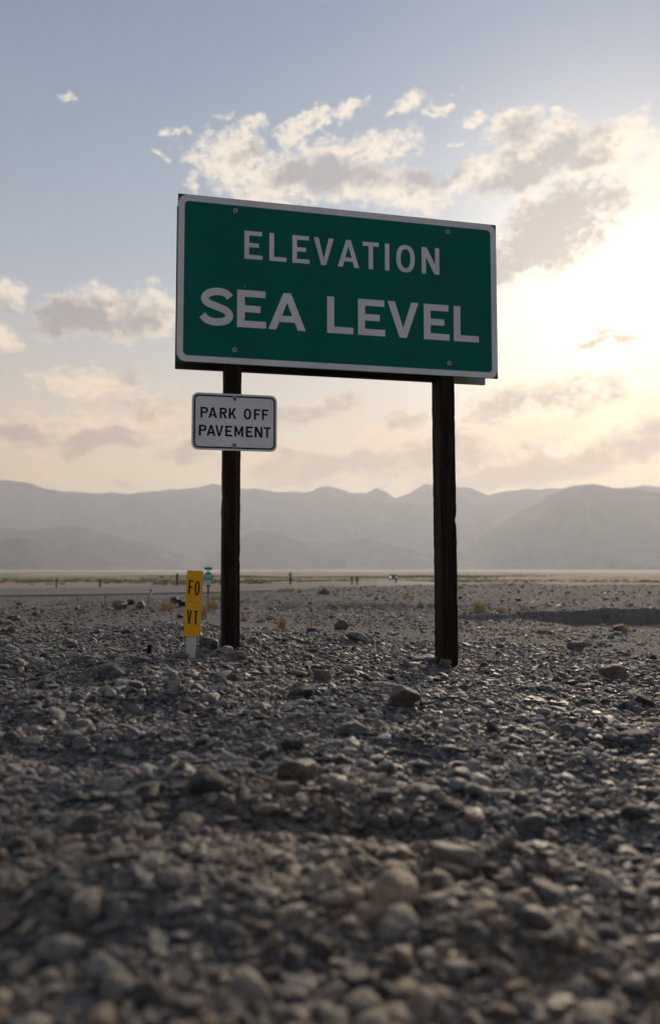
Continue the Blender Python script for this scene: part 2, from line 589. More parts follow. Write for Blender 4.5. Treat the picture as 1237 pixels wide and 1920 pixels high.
def new_mat(name):
    m = bpy.data.materials.new(name)
    m.use_nodes = True
    t = NT(m.node_tree)
    p = m.node_tree.nodes['Principled BSDF']
    return m, t, p


def simple(name, col, rough=0.5, var=0.15, scale=20, metal=0.0, bump=0.0, spec=0.5, dirt=None, coord='Object'):
    m, t, p = new_mat(name)
    co = t.node('ShaderNodeTexCoord').outputs[coord]
    n = t.noise(co, scale, 5, 0.6)
    lo = tuple(c * (1 - var) for c in col); hi = tuple(min(1, c * (1 + var)) for c in col)
    c = t.mix(t.mapr(n, .3, .7), lo, hi)
    if dirt:
        d = t.noise(co, scale * .25, 6, 0.7, 0.4)
        c = t.mix(t.mapr(d, dirt[1], dirt[1] + .22, 0, dirt[2]), c, dirt[0])
    t.put(p.inputs['Base Color'], c)
    t.put(p.inputs['Roughness'], t.mapr(n, .3, .7, rough * .85, min(1, rough * 1.15)))
    p.inputs['Metallic'].default_value = metal
    p.inputs['Specular IOR Level'].default_value = spec
    if bump:
        t.put(p.inputs['Normal'], t.bump(n, 1.0, bump))
    return m


# ------------------------------------------------------------------ ground
def ground_mat():
    m, t, p = new_mat('gravel_ground')
    pos = t.node('ShaderNodeNewGeometry').outputs['Position']
    sp = t.node('ShaderNodeSeparateXYZ'); t.l.new(pos, sp.inputs[0])
    r = t.vmath('LENGTH', t.vmath('MULTIPLY', pos, (1, 1, 0)))
    n1 = t.noise(pos, 1.2, 5, 0.6)
    n2 = t.noise(pos, 28, 5, 0.65)
    vor = t.node('ShaderNodeTexVoronoi'); vor.inputs['Scale'].default_value = 24; t.l.new(pos, vor.inputs['Vector'])
    vor2 = t.node('ShaderNodeTexVoronoi'); vor2.inputs['Scale'].default_value = 75; t.l.new(pos, vor2.inputs['Vector'])
    dirt = t.mix(t.mapr(n1, .3, .7), (.138, .122, .108), (.207, .185, .165))
    grain = t.mix(.55, vor.outputs['Color'], vor2.outputs['Color'])
    gl = t.node('ShaderNodeRGBToBW'); t.l.new(grain, gl.inputs[0])
    c = t.mix(t.mapr(gl.outputs[0], .2, .8, 0, .8), dirt, (.27, .26, .255))
    c = t.mix(t.mapr(n2, .35, .7, .45, 0), c, (.085, .078, .074))
    # plain beyond the road: pink gravel, then sand with salt, then the white pan
    y = sp.outputs[1]
    big = t.noise(t.mapping(pos, scale=(1, .25, 1)), .02, 4, 0.6)
    plain = t.mix(t.mapr(big, .35, .65), (.27, .205, .165), (.36, .285, .225))
    c = t.mix(t.mapr(y, 30, 46), c, plain)
    huge = t.noise(t.mapping(pos, scale=(1, .12, 1)), .0016, 4, 0.6)
    sand = t.mix(t.mapr(huge, .4, .62), (.36, .295, .215), (.50, .43, .34))
    c = t.mix(t.mapr(y, 120, 900), c, sand)
    # scrub too far off to tell the bushes apart
    veg = t.noise(t.mapping(pos, scale=(1, .28, 1)), .011, 5, 0.62)
    veg2 = t.noise(t.mapping(pos, scale=(1, .25, 1)), .0032, 3, 0.6)
    vm = t.math('MULTIPLY', t.mapr(t.math('ADD', veg, t.math('MULTIPLY_ADD', veg2, .8, -.4)), .44, .58), t.mapr(y, 150, 420))
    vm = t.math('MULTIPLY', vm, t.mapr(y, 1700, 3200, .85, 0))
    c = t.mix(vm, c, (.185, .17, .075))
    salt = t.mix(t.mapr(huge, .42, .6), (.55, .50, .45), (.85, .82, .80))
    c = t.mix(t.mapr(y, 3000, 4200), c, salt)
    c = t.mix(t.mapr(y, 5200, 6000), c, (.13, .105, .095))
    t.put(p.inputs['Base Color'], c)
    p.inputs['Roughness'].default_value = .92
    p.inputs['Specular IOR Level'].default_value = .25
    hgt = t.math('ADD', t.math('MULTIPLY', vor.outputs['Distance'], -.7), t.math('MULTIPLY', n2, .8))
    hgt = t.math('ADD', hgt, t.math('MULTIPLY', vor2.outputs['Distance'], -.3))
    t.put(p.inputs['Normal'], t.bump(hgt, 1.0, .018))
    return m


def build_ground():
    azs = np.unique(np.r_[np.linspace(-180, -40, 29), np.linspace(-40, -32, 9), np.linspace(-32, 32, 300), np.linspace(32, 40, 9), np.linspace(40, 180, 29)])[:-1]
    rs = np.r_[np.geomspace(.15, 8, 240), np.geomspace(8.02, 50, 270)[0:], np.geomspace(52, 20000, 130)]
    A, RR = np.meshgrid(np.radians(azs), rs)
    X = RR * np.sin(A); Y = RR * np.cos(A)
    Z = terrain(X.ravel(), Y.ravel())
    nr, na = X.shape
    co = np.c_[X.ravel(), Y.ravel(), Z]
    co = np.vstack([co, [[0, 0, float(terrain(np.array([0.]), np.array([0.]))[0])]]])
    i = np.arange(nr - 1)[:, None] * na; j = np.arange(na)[None]; jn = (j + 1) % na
    q = np.stack([i + j, i + jn, i + na + jn, i + na + j], -1).reshape(-1, 4)
    tri = np.stack([np.full(na, nr * na), (np.arange(na) + 1) % na, np.arange(na)], -1)
    me = bpy.data.meshes.new('ground')
    nv = len(co)
    me.vertices.add(nv); me.vertices.foreach_set('co', co.ravel())
    me.loops.add(q.size + tri.size)
    me.loops.foreach_set('vertex_index', np.r_[q[:, ::-1].ravel(), tri[:, ::-1].ravel()].astype(np.int32))
    me.polygons.add(len(q) + len(tri))
    me.polygons.foreach_set('loop_start', np.r_[np.arange(len(q)) * 4, q.size + np.arange(len(tri)) * 3].astype(np.int32))
    me.update(calc_edges=True)
    o = obj('ground', me, ground_mat(), smooth=True)
    if me.polygons[10].normal.z < 0:
        me.flip_normals()
    return tag(o, 'stony grey desert ground running out to the valley floor', kind='structure')


ground = build_ground()


# ------------------------------------------------------------------ road
def build_road():
    m, t, p = new_mat('worn_asphalt')
    pos = t.node('ShaderNodeNewGeometry').outputs['Position']
    at = t.node('ShaderNodeAttribute'); at.attribute_name = 'across'
    a = at.outputs['Fac']
    n = t.noise(pos, 14, 5, 0.7); n2 = t.noise(pos, .5, 4, 0.6)
    c = t.mix(t.mapr(n, .3, .7), (.105, .10, .10), (.155, .15, .15))
    c = t.mix(t.mapr(n2, .4, .7, 0, .5), c, (.17, .165, .16))
    # two worn wheel tracks in each lane
    tr = t.math('ABSOLUTE', t.math('SINE', t.math('MULTIPLY', a, 3.6)))
    c = t.mix(t.mapr(tr, .75, 1.0, 0, .35), c, (.07, .068, .068))
    # dusty, gravel strewn shoulders
    c = t.mix(t.mapr(t.math('ADD', t.math('ABSOLUTE', a), t.math('MULTIPLY', n, .15)), .9, 1.08, 0, .75), c, (.19, .165, .145))
    t.put(p.inputs['Base Color'], c)
    p.inputs['Roughness'].default_value = .75
    t.put(p.inputs['Normal'], t.bump(n, .6, .01))
    px, py, pz = _RX, _RY, _RZ
    tx = np.gradient(px); ty = np.gradient(py); ln = np.hypot(tx, ty); nx = ty / ln; ny = -tx / ln   # to the right of travel
    offs = [(-1.0, -.10), (-1.0, .0), (-.93, .03), (-.5, .05), (0, .08), (.5, .05), (.93, .03), (1.0, .0), (1.0, -.10)]
    vs, ac, fs = [], [], []
    rng = np.random.default_rng(3)
    for i in range(len(px)):
        for k, (o_, z_) in enumerate(offs):
            wob = rng.normal(0, .05) if abs(o_) == 1 else 0
            h = ROAD_HALF * o_ + wob
            vs.append((px[i] + nx[i] * h, py[i] + ny[i] * h, pz[i] + z_)); ac.append(o_)
    K = len(offs)
    for i in range(len(px) - 1):
        for k in range(K - 1):
            fs.append((i * K + k, i * K + k + 1, (i + 1) * K + k + 1, (i + 1) * K + k))
    me = bpy.data.meshes.new('road')
    me.from_pydata(vs, [], fs)
    at_ = me.attributes.new('across', 'FLOAT', 'POINT'); at_.data.foreach_set('value', ac)
    o = obj('road', me, m)
    me.update()
    if me.polygons[K * 3].normal.z < 0:
        me.flip_normals()
    return tag(o, 'grey two lane asphalt road curving away across the desert', kind='structure')


road = build_road()


# ------------------------------------------------------------------ mountains
def mountain_mat(name, lo, hi):
    m, t, p = new_mat(name)
    pos = t.node('ShaderNodeNewGeometry').outputs['Position']
    n = t.noise(pos, .0016, 8, 0.6); n2 = t.noise(t.mapping(pos, scale=(1, 1, 4)), .004, 5, 0.6)
    c = t.mix(t.mapr(n, .35, .65), lo, hi)
    c = t.mix(t.mapr(n2, .5, .65, 0, .4), c, (.12, .085, .07))
    t.put(p.inputs['Base Color'], c)
    p.inputs['Roughness'].default_value = 1.0
    p.inputs['Specular IOR Level'].default_value = .1
    t.put(p.inputs['Normal'], t.bump(n, 1.0, 120))
    return m


M_ROCK = mountain_mat('bare_mountain_rock', (.045, .04, .042), (.19, .16, .145))


def mountain(label, sil, r_foot, r_ridge, r_back, base=-34, seed=1, spur=.5, detail=.012):
    """sil: (azimuth, elevation of the skyline) in degrees"""
    s_az = np.array([q[0] for q in sil]); s_el = np.array([q[1] for q in sil])
    na = int((s_az[-1] - s_az[0]) / .14) + 2
    a = np.linspace(s_az[0], s_az[-1], na)
    s1 = np.r_[np.linspace(0, 1, 46), np.linspace(1, 1.6, 12)[1:]]
    A, SS = np.meshgrid(a, s1)
    el = np.interp(A, s_az, s_el)
    rr = np.where(SS <= 1, r_foot + (r_ridge - r_foot) * SS, r_ridge + (r_back - r_ridge) * (SS - 1) / .6)
    zr = np.tan(np.radians(el)) * r_ridge + .47
    x = rr * np.sin(np.radians(A)); y = rr * np.cos(np.radians(A))
    k = 1 / 900.
    n = 1 - np.abs(fbm(x * k, y * k * .8, 5, seed, .55)) * 2.4          # ridged
    n2 = fbm(x * k * 3, y * k * 3, 4, seed + 9)
    up = np.where(SS <= 1, SS, np.clip(1 - (SS - 1) / .6, 0, 1))
    prof = up ** 1.35
    z = base + (zr - base) * prof
    z = z - (zr - base) * spur * (1 - n) * np.clip(up * (1 - up) * 3.2, 0, 1) + (zr - base) * .05 * n2 * np.clip(up * 3, 0, 1) * (1 - up * .6)
    z = z + fbm(x / 520., y / 520., 5, seed + 3, .55) * r_ridge * detail * .30 * prof
    z = np.maximum(z, base - 1 + SS * 0)
    nr_, na_ = A.shape
    i = np.arange(nr_ - 1)[:, None] * na_; j = np.arange(na_ - 1)[None]
    q = np.stack([i + j, i + j + 1, i + na_ + j + 1, i + na_ + j], -1).reshape(-1, 4)
    me = bpy.data.meshes.new('mountain')
    me.from_pydata(np.c_[x.ravel(), y.ravel(), z.ravel()].tolist(), [], q.tolist())
    o = obj('mountain', me, M_ROCK, smooth=True)
    me.update()
    if np.mean([pl.normal.z for pl in me.polygons[:50]]) < 0:
        me.flip_normals()
    return tag(o, label, kind='structure')


mountain('long hazy blue grey mountain range along the horizon',
         [(-56.00, 2.18), (-45.46, 3.67), (-34.30, 4.73), (-28.16, 5.79), (-22.51, 5.78), (-21.18, 5.59), (-19.83, 5.28), (-18.11, 5.03), (-15.65, 5.10), (-14.21, 4.98), (-12.04, 5.28), (-10.19, 5.48), (-8.33, 5.82), (-7.19, 5.63), (-5.30, 5.54), (-3.39, 5.39), (-1.86, 5.24), (-1.28, 5.35), (-0.33, 5.72), (0.63, 5.56), (1.40, 5.24), (2.55, 5.29), (3.31, 5.50), (4.08, 5.18), (4.65, 4.80), (5.60, 5.16), (6.86, 5.79), (8.06, 5.61), (9.93, 5.48), (11.22, 4.88), (12.14, 5.13), (13.97, 5.45), (15.41, 5.47), (17.87, 5.23), (22.50, 5.22), (30.56, 5.00), (40.61, 3.83), (52.94, 2.46)],
         10500, 14500, 17500, seed=1, spur=0.7)
mountain('nearer hazy mountain with a long slope behind the post on the right',
         [(7.63, -0.08), (9.13, 0.83), (10.63, 2.10), (11.75, 2.87), (12.85, 3.57), (14.31, 4.29), (15.40, 4.89), (16.82, 5.48), (18.22, 5.58), (19.59, 5.36), (21.27, 5.12), (22.49, 4.80), (27.60, 4.13), (35.85, 3.15), (44.62, 0.87)],
         8200, 11200, 13000, seed=2, spur=0.75)
mountain('low hazy hill under the mountains at the edge of the valley',
         [(-41.29, 0.92), (-31.51, 2.50), (-25.61, 2.41), (-22.43, 2.68), (-20.77, 2.49), (-19.09, 2.59), (-17.36, 2.73), (-15.60, 2.39), (-13.44, 1.78), (-10.88, 1.05), (-8.27, 0.15)],
         8600, 10200, 11400, seed=3, spur=0.6)
mountain('small dark hill in front of the hazy range',
         [(-34.14, 0.54), (-27.12, 1.42), (-22.40, 1.58), (-21.59, 1.81), (-20.83, 1.89), (-19.91, 1.58), (-18.88, 1.15), (-17.32, 0.80), (-15.56, 0.51), (-13.41, 0.07)],
         6900, 8000, 8800, seed=4, spur=0.4)
mountain('faint low hill in the haze between the two posts',
         [(-9.02, 0.23), (-7.53, 1.21), (-6.03, 2.27), (-4.90, 2.58), (-3.76, 2.36), (-2.23, 1.90), (0.06, 1.75), (2.35, 1.98), (3.87, 1.67), (6.89, 1.06), (10.62, 0.82), (14.25, 0.96), (17.78, 1.16), (22.39, 0.99), (30.41, 0.72), (38.16, 0.06)],
         8700, 10000, 11200, seed=5, spur=0.4)


# ------------------------------------------------------------------ stones
def stone_mat():
    m, t, p = new_mat('river_stone')
    oi = t.node('ShaderNodeObjectInfo').outputs['Random']
    co = t.node('ShaderNodeTexCoord').outputs['Object']
    wn = t.node('ShaderNodeTexWhiteNoise', noise_dimensions='1D'); t.l.new(oi, wn.inputs['W'])
    base = t.ramp(oi, [(0, (.038, .039, .045)), (.18, (.10, .101, .113)), (.34, (.20, .20, .212)), (.50, (.265, .258, .26)), (.64, (.225, .242, .28)), (.76, (.40, .385, .375)),
                       (.84, (.30, .235, .205)), (.90, (.27, .20, .15)), (.955, (.52, .505, .49)), (1.0, (.05, .048, .048))])
    off = t.vmath('SCALE', wn.outputs['Color'], s=40.0)
    v = t.vmath('ADD', co, off)
    n = t.noise(v, 2.2, 6, 0.65, .3); n2 = t.noise(t.mapping(v, scale=(1, 1, 4)), 3.0, 4, 0.6, .6)
    c = t.mix(t.mapr(n, .32, .68), t.mix(1.0, base, (.68, .68, .68), 'MULTIPLY'), t.mix(1.0, base, (1.38, 1.36, 1.34), 'MULTIPLY'))
    c = t.mix(t.mapr(n2, .60, .64, 0, .5), c, (.33, .32, .30))
    # dust
    c = t.mix(t.mapr(t.noise(v, 5, 5, .7), .55, .75, 0, .35), c, (.27, .245, .22))
    # stones are tinted browner in patches, most of all towards the front
    pos = t.node('ShaderNodeNewGeometry').outputs['Position']
    spz = t.node('ShaderNodeSeparateXYZ'); t.l.new(pos, spz.inputs[0])
    pn = t.math('ADD', t.noise(pos, 1.1, 3, .6), t.mapr(spz.outputs[1], .8, 2.4, .20, 0))
    c = t.mix(t.mapr(pn, .50, .74, 0, .85), c, t.mix(1.0, c, (1.30, 1.06, .78), 'MULTIPLY'))
    t.put(p.inputs['Base Color'], c)
    t.put(p.inputs['Roughness'], t.mapr(wn.outputs['Value'], 0, 1, .38, .70, smooth=False))
    p.inputs['Specular IOR Level'].default_value = .5
    t.put(p.inputs['Normal'], t.bump(t.math('ADD', n, t.math('MULTIPLY', t.noise(v, 14, 4, .6), .3)), .7, .12))
    return m


M_STONE = stone_mat()


def ico(sub):
    bm = bmesh.new()
    bmesh.ops.create_icosphere(bm, subdivisions=sub, radius=1)
    v = np.array([q.co[:] for q in bm.verts]); f = [[x.index for x in fc.verts] for fc in bm.faces]
    bm.free()
    return v / np.linalg.norm(v, axis=1)[:, None], f


ICO = {k: ico(k) for k in (2, 3, 4)}


def stone_mesh(seed, sub=2, dims=(1, .75, .5), angular=.5, name='stone'):
    """rounded broken stone: the soft intersection of random planes, half extent about 1 along x"""
    rng = np.random.default_rng(seed)
    v, f = ICO[sub]
    k = rng.integers(6, 14)
    nrm = rng.normal(size=(k, 3)); nrm /= np.linalg.norm(nrm, axis=1)[:, None]
    d = rng.uniform(.72, 1.05, k)
    pw = 5 + 16 * angular
    q = np.clip(v @ nrm.T / d, 1e-4, None)
    rad = (q ** pw).sum(1) ** (-1 / pw)
    rad = np.clip(rad, .5, 1.35)
    w3 = rng.normal(size=(6, 3)) * 2.2; ph = rng.uniform(0, 6.28, 6)
    rad = rad * (1 + .03 * np.sin(v @ w3.T + ph).sum(1) / 2)
    if sub >= 3:
        w4 = rng.normal(size=(9, 3)) * 7; ph = rng.uniform(0, 6.28, 9)
        rad = rad * (1 + .012 * np.sin(v @ w4.T + ph).sum(1) / 2)
    pco = v * rad[:, None]
    pco = (pco - (pco.max(0) + pco.min(0)) / 2) / ((pco.max(0) - pco.min(0)) / 2)
    pco = pco * np.array(dims)
    me = bpy.data.meshes.new(name)
    me.from_pydata(pco.tolist(), [], f)
    me.materials.append(M_STONE)
    me.polygons.foreach_set('use_smooth', [True] * len(me.polygons))
    return me


rngv = np.random.default_rng(77)
VARIANTS = [stone_mesh(100 + i, 3, (1, rngv.uniform(.5, .98), rngv.uniform(.25, .75)), rngv.uniform(.3, 2.4)) for i in range(26)]


def keep_clear(x, y):
    """True where gravel would poke through a post or a marker"""
    m = np.zeros(x.shape, bool)
    for (cx, cy_, rr) in ((-.537, 4.318, .085), (.652, 4.585, .085), (-.675, 3.915, .03)):
        m |= np.hypot(x - cx, y - cy_) < rr
    return m


def scatter(rng, r0, r1, half, count, med, sig, lo, hi, dens_pow=1.0):
    u = rng.uniform(0, 1, count)
    r = (r0 ** dens_pow + u * (r1 ** dens_pow - r0 ** dens_pow)) ** (1 / dens_pow)
    a = np.radians(rng.uniform(-half, half, count))
    s_ = np.clip(med * np.exp(rng.normal(0, sig, count)), lo, hi)
    return r * np.sin(a), r * np.cos(a), s_


rng = np.random.default_rng(5)
parts = [
    scatter(rng, .45, 3.4, 38, 70000, .0046, .32, .0024, .009, 1.4),          # grit
    scatter(rng, .40, 3.2, 40, 20000, .0085, .50, .0040, .028, 1.5),
    scatter(rng, .55, 1.9, 40, 1300, .0125, .42, .009, .034, 1.6),
    scatter(rng, 2.6, 6.5, 34, 70000, .0076, .52, .0042, .030, 1.5),
    scatter(rng, .6, 7.0, 34, 1100, .022, .36, .014, .045, 1.9),
    scatter(rng, 6.0, 14, 31, 36000, .0085, .48, .005, .04, 1.15),
    scatter(rng, 12, 30, 30, 15000, .015, .48, .008, .07, 1.1),
    scatter(rng, 10.5, 13.2, 30, 3500, .014, .5, .006, .05, 1.5),               # loose stones of the cut bank
    scatter(rng, 5, 27, 30, 300, .034, .42, .02, .09, 1.7),
]
GX = np.concatenate([q[0] for q in parts]); GY = np.concatenate([q[1] for q in parts]); GS = np.concatenate([q[2] for q in parts])
rdist, _ = road_dist(GX, GY)
patch = fbm(GX * .45, GY * .45, 3, 61)
dirt_zone = np.exp(-(((GX + 1.6) / 1.6) ** 2 + ((GY - 7.2) / 1.3) ** 2)) + np.exp(-(((GX - 2.4) / 1.3) ** 2 + ((GY - 6.2) / 1.0) ** 2)) + .8 * np.exp(-(((GX - 4.5) / 2.0) ** 2 + ((GY - 9.2) / 1.5) ** 2))
bank = np.exp(-(((GX - 5.0) / 2.6) ** 4 + ((GY - 11.6) / .5) ** 2))
thin = .25 * bank + np.clip(.10 - patch * (.5 + .6 * sstep(GY, 3, 7)), 0, .6) + .72 * np.clip(dirt_zone, 0, 1)
ok = (rdist > ROAD_HALF + .3) & (rng.uniform(0, 1, len(GX)) > thin * np.where(GS < .04, 1, .4)) & ~keep_clear(GX, GY)
GX, GY, GS = GX[ok], GY[ok], GS[ok]
N = len(GX)
GZ = terrain(GX, GY)
GI = rng.integers(0, len(VARIANTS), N)
GR = np.c_[rng.normal(0, .28, N), rng.normal(0, .28, N), rng.uniform(0, 6.283, N)]
GSC = GS[:, None] * rng.uniform(.8, 1.2, (N, 3))
GZ = GZ + GS * rng.uniform(.0, .42, N)
GRr = np.hypot(GX, GY)
# the largest in view become stones of their own
pxsize = GS / GRr * np.where(np.abs(np.degrees(np.arctan2(GX, GY))) < 22.5, 1, 0) * np.where(GRr > .80, 1, 0)
big = np.argsort(-pxsize)[:285]
isbig = np.zeros(N, bool); isbig[big] = True
for i in big:
    o = bpy.data.objects.new('stone', VARIANTS[GI[i]])
    o.location = (GX[i], GY[i], GZ[i]); o.rotation_euler = GR[i]; o.scale = GSC[i]
    link(o, ground)

lib = bpy.data.collections.new('stone_kinds')
for i, me in enumerate(VARIANTS):
    lib.objects.link(bpy.data.objects.new('kind_%02d' % i, me))


def instance_cloud(name, pos, rot, scl, idx, coll, parent=None):
    me = bpy.data.meshes.new(name)
    n = len(pos)
    me.vertices.add(n); me.vertices.foreach_set('co', np.asarray(pos, np.float32).ravel())
    for nm, typ, fld, dat in (('rot', 'FLOAT_VECTOR', 'vector', rot), ('scl', 'FLOAT_VECTOR', 'vector', scl), ('idx', 'INT', 'value', idx)):
        a = me.attributes.new(nm, typ, 'POINT')
        a.data.foreach_set(fld, np.asarray(dat, np.int32 if typ == 'INT' else np.float32).ravel())
    o = obj(name, me, None, parent)
    ng = bpy.data.node_groups.new(name + '_spread', 'GeometryNodeTree')
    ng.interface.new_socket('Geometry', in_out='INPUT', socket_type='NodeSocketGeometry')
    ng.interface.new_socket('Geometry', in_out='OUTPUT', socket_type='NodeSocketGeometry')
    gi = ng.nodes.new('NodeGroupInput'); go = ng.nodes.new('NodeGroupOutput')
    iop = ng.nodes.new('GeometryNodeInstanceOnPoints')
    ci = ng.nodes.new('GeometryNodeCollectionInfo')
    ci.inputs['Collection'].default_value = coll
    ci.inputs['Separate Children'].default_value = True
    ci.inputs['Reset Children'].default_value = True
    iop.inputs['Pick Instance'].default_value = True

    def attr(nm, dt):
        a = ng.nodes.new('GeometryNodeInputNamedAttribute'); a.data_type = dt
        a.inputs['Name'].default_value = nm
        return a.outputs['Attribute']
    e2r = ng.nodes.new('FunctionNodeEulerToRotation')
    L = ng.links.new
    L(gi.outputs[0], iop.inputs['Points']); L(ci.outputs[0], iop.inputs['Instance'])
    L(attr('idx', 'INT'), iop.inputs['Instance Index'])
    L(attr('rot', 'FLOAT_VECTOR'), e2r.inputs[0]); L(e2r.outputs[0], iop.inputs['Rotation'])
    L(attr('scl', 'FLOAT_VECTOR'), iop.inputs['Scale'])
    L(iop.outputs[0], go.inputs[0])
    md = o.modifiers.new('spread', 'NODES'); md.node_group = ng
    return o


keep = ~isbig
gravel = instance_cloud('gravel', np.c_[GX, GY, GZ][keep], GR[keep], GSC[keep], GI[keep], lib, ground)
tag(gravel, 'loose grey gravel and pebbles covering the ground', kind='stuff')

# ------------------------------------------------------------------ lettering, cap height 1
def arc(cx, cz, rx, rz, a0, a1, n=14, p=2.0):
    out = []
    for i in range(n + 1):
        a = R(a0 + (a1 - a0) * i / n)
        c, s_ = math.cos(a), math.sin(a)
        out.append((cx + rx * math.copysign(abs(c) ** (2 / p), c), cz + rz * math.copysign(abs(s_) ** (2 / p), s_)))
    return out


def catmull(pts, n=8):
    P = [pts[0]] + list(pts) + [pts[-1]]
    out = []
    for i in range(1, len(P) - 2):
        for k in range(n):
            t = k / n
            out.append(tuple(.5 * (2 * P[i][c] + (P[i + 1][c] - P[i - 1][c]) * t + (2 * P[i - 1][c] - 5 * P[i][c] + 4 * P[i + 1][c] - P[i + 2][c]) * t * t + (3 * P[i][c] - P[i - 1][c] - 3 * P[i + 1][c] + P[i + 2][c]) * t ** 3) for c in (0, 1)))
    out.append(tuple(pts[-1]))
    return out


def stroke(path, wd):
    lft, rgt = [], []
    for i, (x, z) in enumerate(path):
        a = path[max(0, i - 1)]; b = path[min(len(path) - 1, i + 1)]
        dx_, dz_ = b[0] - a[0], b[1] - a[1]
        l_ = math.hypot(dx_, dz_) or 1
        nx, nz = -dz_ / l_ * wd / 2, dx_ / l_ * wd / 2
        lft.append((x + nx, z + nz)); rgt.append((x - nx, z - nz))
    return lft + rgt[::-1]


def glyph(ch, w_, s):
    """closed loops of a road sign capital of width w_ and stroke s"""
    h = s * .92
    if ch == 'E':
        return [[(0, 0), (w_, 0), (w_, h), (s, h), (s, .5 - h / 2), (w_ * .80, .5 - h / 2), (w_ * .80, .5 + h / 2), (s, .5 + h / 2), (s, 1 - h), (w_ * .97, 1 - h), (w_ * .97, 1), (0, 1)]]
    if ch == 'F':
        return [[(0, 0), (s, 0), (s, .5 - h / 2), (w_ * .84, .5 - h / 2), (w_ * .84, .5 + h / 2), (s, .5 + h / 2), (s, 1 - h), (w_, 1 - h), (w_, 1), (0, 1)]]
    if ch == 'L':
        return [[(0, 0), (w_, 0), (w_, h), (s, h), (s, 1), (0, 1)]]
    if ch == 'I':
        return [[(0, 0), (s, 0), (s, 1), (0, 1)]]
    if ch == '1':
        return [[(w_ - s, 0), (w_, 0), (w_, 1), (w_ - s, 1), (w_ - s * 2, .86), (w_ - s * 2, .70), (w_ - s, .80)]]
    if ch == 'T':
        return [[((w_ - s) / 2, 0), ((w_ + s) / 2, 0), ((w_ + s) / 2, 1 - h), (w_, 1 - h), (w_, 1), (0, 1), (0, 1 - h), ((w_ - s) / 2, 1 - h)]]
    if ch == 'V':
        k = s * 1.08
        return [[(w_ / 2 - s * .52, 0), (w_ / 2 + s * .52, 0), (w_, 1), (w_ - k, 1), (w_ / 2, s * 1.35), (k, 1), (0, 1)]]
    if ch == 'A':
        k = s * 1.08
        xo = lambda z: (w_ / 2 - s * .52) * z                     # outer left edge
        xi = lambda z: k + (w_ / 2 - k) * z / (1 - s * 1.35)      # inner left edge
        b0, b1 = .21, .21 + h * .95
        return [[(0, 0), (k, 0), (xi(b0), b0), (w_ - xi(b0), b0), (w_ - k, 0), (w_, 0), (w_ - xo(1), 1), (xo(1), 1)],
                [(xi(b1), b1), (w_ / 2, 1 - s * 1.35), (w_ - xi(b1), b1)]]
    if ch == 'N':
        k = s * 1.15
        return [[(0, 0), (s, 0), (s, .64), (w_ - k, 0), (w_, 0), (w_, 1), (w_ - s, 1), (w_ - s, .36), (k, 1), (0, 1)]]
    if ch == 'M':
        return [[(0, 0), (s, 0), (s, .62), (w_ / 2 - s * .30, .14), (w_ / 2 + s * .30, .14), (w_ - s, .62), (w_ - s, 0), (w_, 0), (w_, 1), (w_ - s * 1.02, 1), (w_ / 2, .42), (s * 1.02, 1), (0, 1)]]
    if ch in 'O0':
        return [arc(w_ / 2, .5, w_ / 2, .51, 0, 352, 44, 2.35), arc(w_ / 2, .5, w_ / 2 - s, .51 - h, 0, 352, 44, 2.25)]
    if ch == 'S':
        pts = [(.885, .765), (.76, .872), (.51, .908), (.235, .845), (.125, .715), (.215, .592), (.49, .505), (.77, .41), (.875, .275), (.765, .145), (.49, .092), (.215, .135), (.055, .262)]
        return [stroke(catmull([(x * w_, z) for x, z in pts]), s)]
    if ch == 'P':
        rz = .29
        return [[(0, 0), (s, 0), (s, 1 - 2 * rz)] + arc(w_ - rz * .95, 1 - rz, rz * .95, rz, -90, 90, 12) + [(0, 1)],
                [(s, 1 - h), (s, 1 - 2 * rz + h)] + arc(w_ - rz * .95, 1 - rz, rz * .95 - s, rz - h, -90, 90, 12)]
    if ch == 'R':
        rz = .28
        z1 = 1 - 2 * rz
        return [[(0, 0), (s, 0), (s, z1), (w_ * .42, z1), (w_ - s * 1.12, 0), (w_, 0), (w_ * .70, z1 + .015)] + arc(w_ - rz * .97, 1 - rz, rz * .93, rz, -62, 90, 12) + [(0, 1)],
                [(s, 1 - h), (s, z1 + h)] + arc(w_ - rz * .97, 1 - rz, rz * .93 - s, rz - h, -90, 90, 12)]
    if ch == 'K':
        return [[(0, 0), (s, 0), (s, .26), (s + .13, .42), (w_ - s * 1.2, 0), (w_, 0), (s + .24, .56), (w_ * .97, 1), (w_ - s * 1.35, 1), (s, .50), (s, 1), (0, 1)]]
    if ch == '9':
        rz = .29
        loop = arc(w_ / 2, 1 - rz, w_ / 2, rz, 0, 352, 30, 2.2)
        tail = stroke(catmull([(w_ - s / 2, 1 - rz - .06), (w_ - s / 2, .34), (w_ * .70, .12), (w_ * .40, .085), (.06, .2)]), s)
        hole = arc(w_ / 2, 1 - rz, w_ / 2 - s, rz - h, 0, 352, 30, 2.2)
        return [arc(w_ / 2, 1 - rz, w_ / 2, rz, -20, 262, 30, 2.2) + [(w_ * .62, 1 - 2 * rz + .01), (w_ - s * 1.0, 1 - rz - .18), (w_ - s * 1.1, .30), (w_ * .62, h + .03), (w_ * .40, h), (.15, .26), (0, .16), (w_ * .3, 0), (w_ * .66, .02), (w_ * .93, .22), (w_, .5)], hole]


def letter(ch, x, z, hgt, w_, s, y, mat, parent, thick=.0005):
    me = curve_mesh([[(a * hgt, b * hgt) for a, b in lp] for lp in glyph(ch, w_ / hgt, s)], thick)
    me.transform(Matrix.Translation((x, y, z)))
    return obj('letter', me, mat, parent)


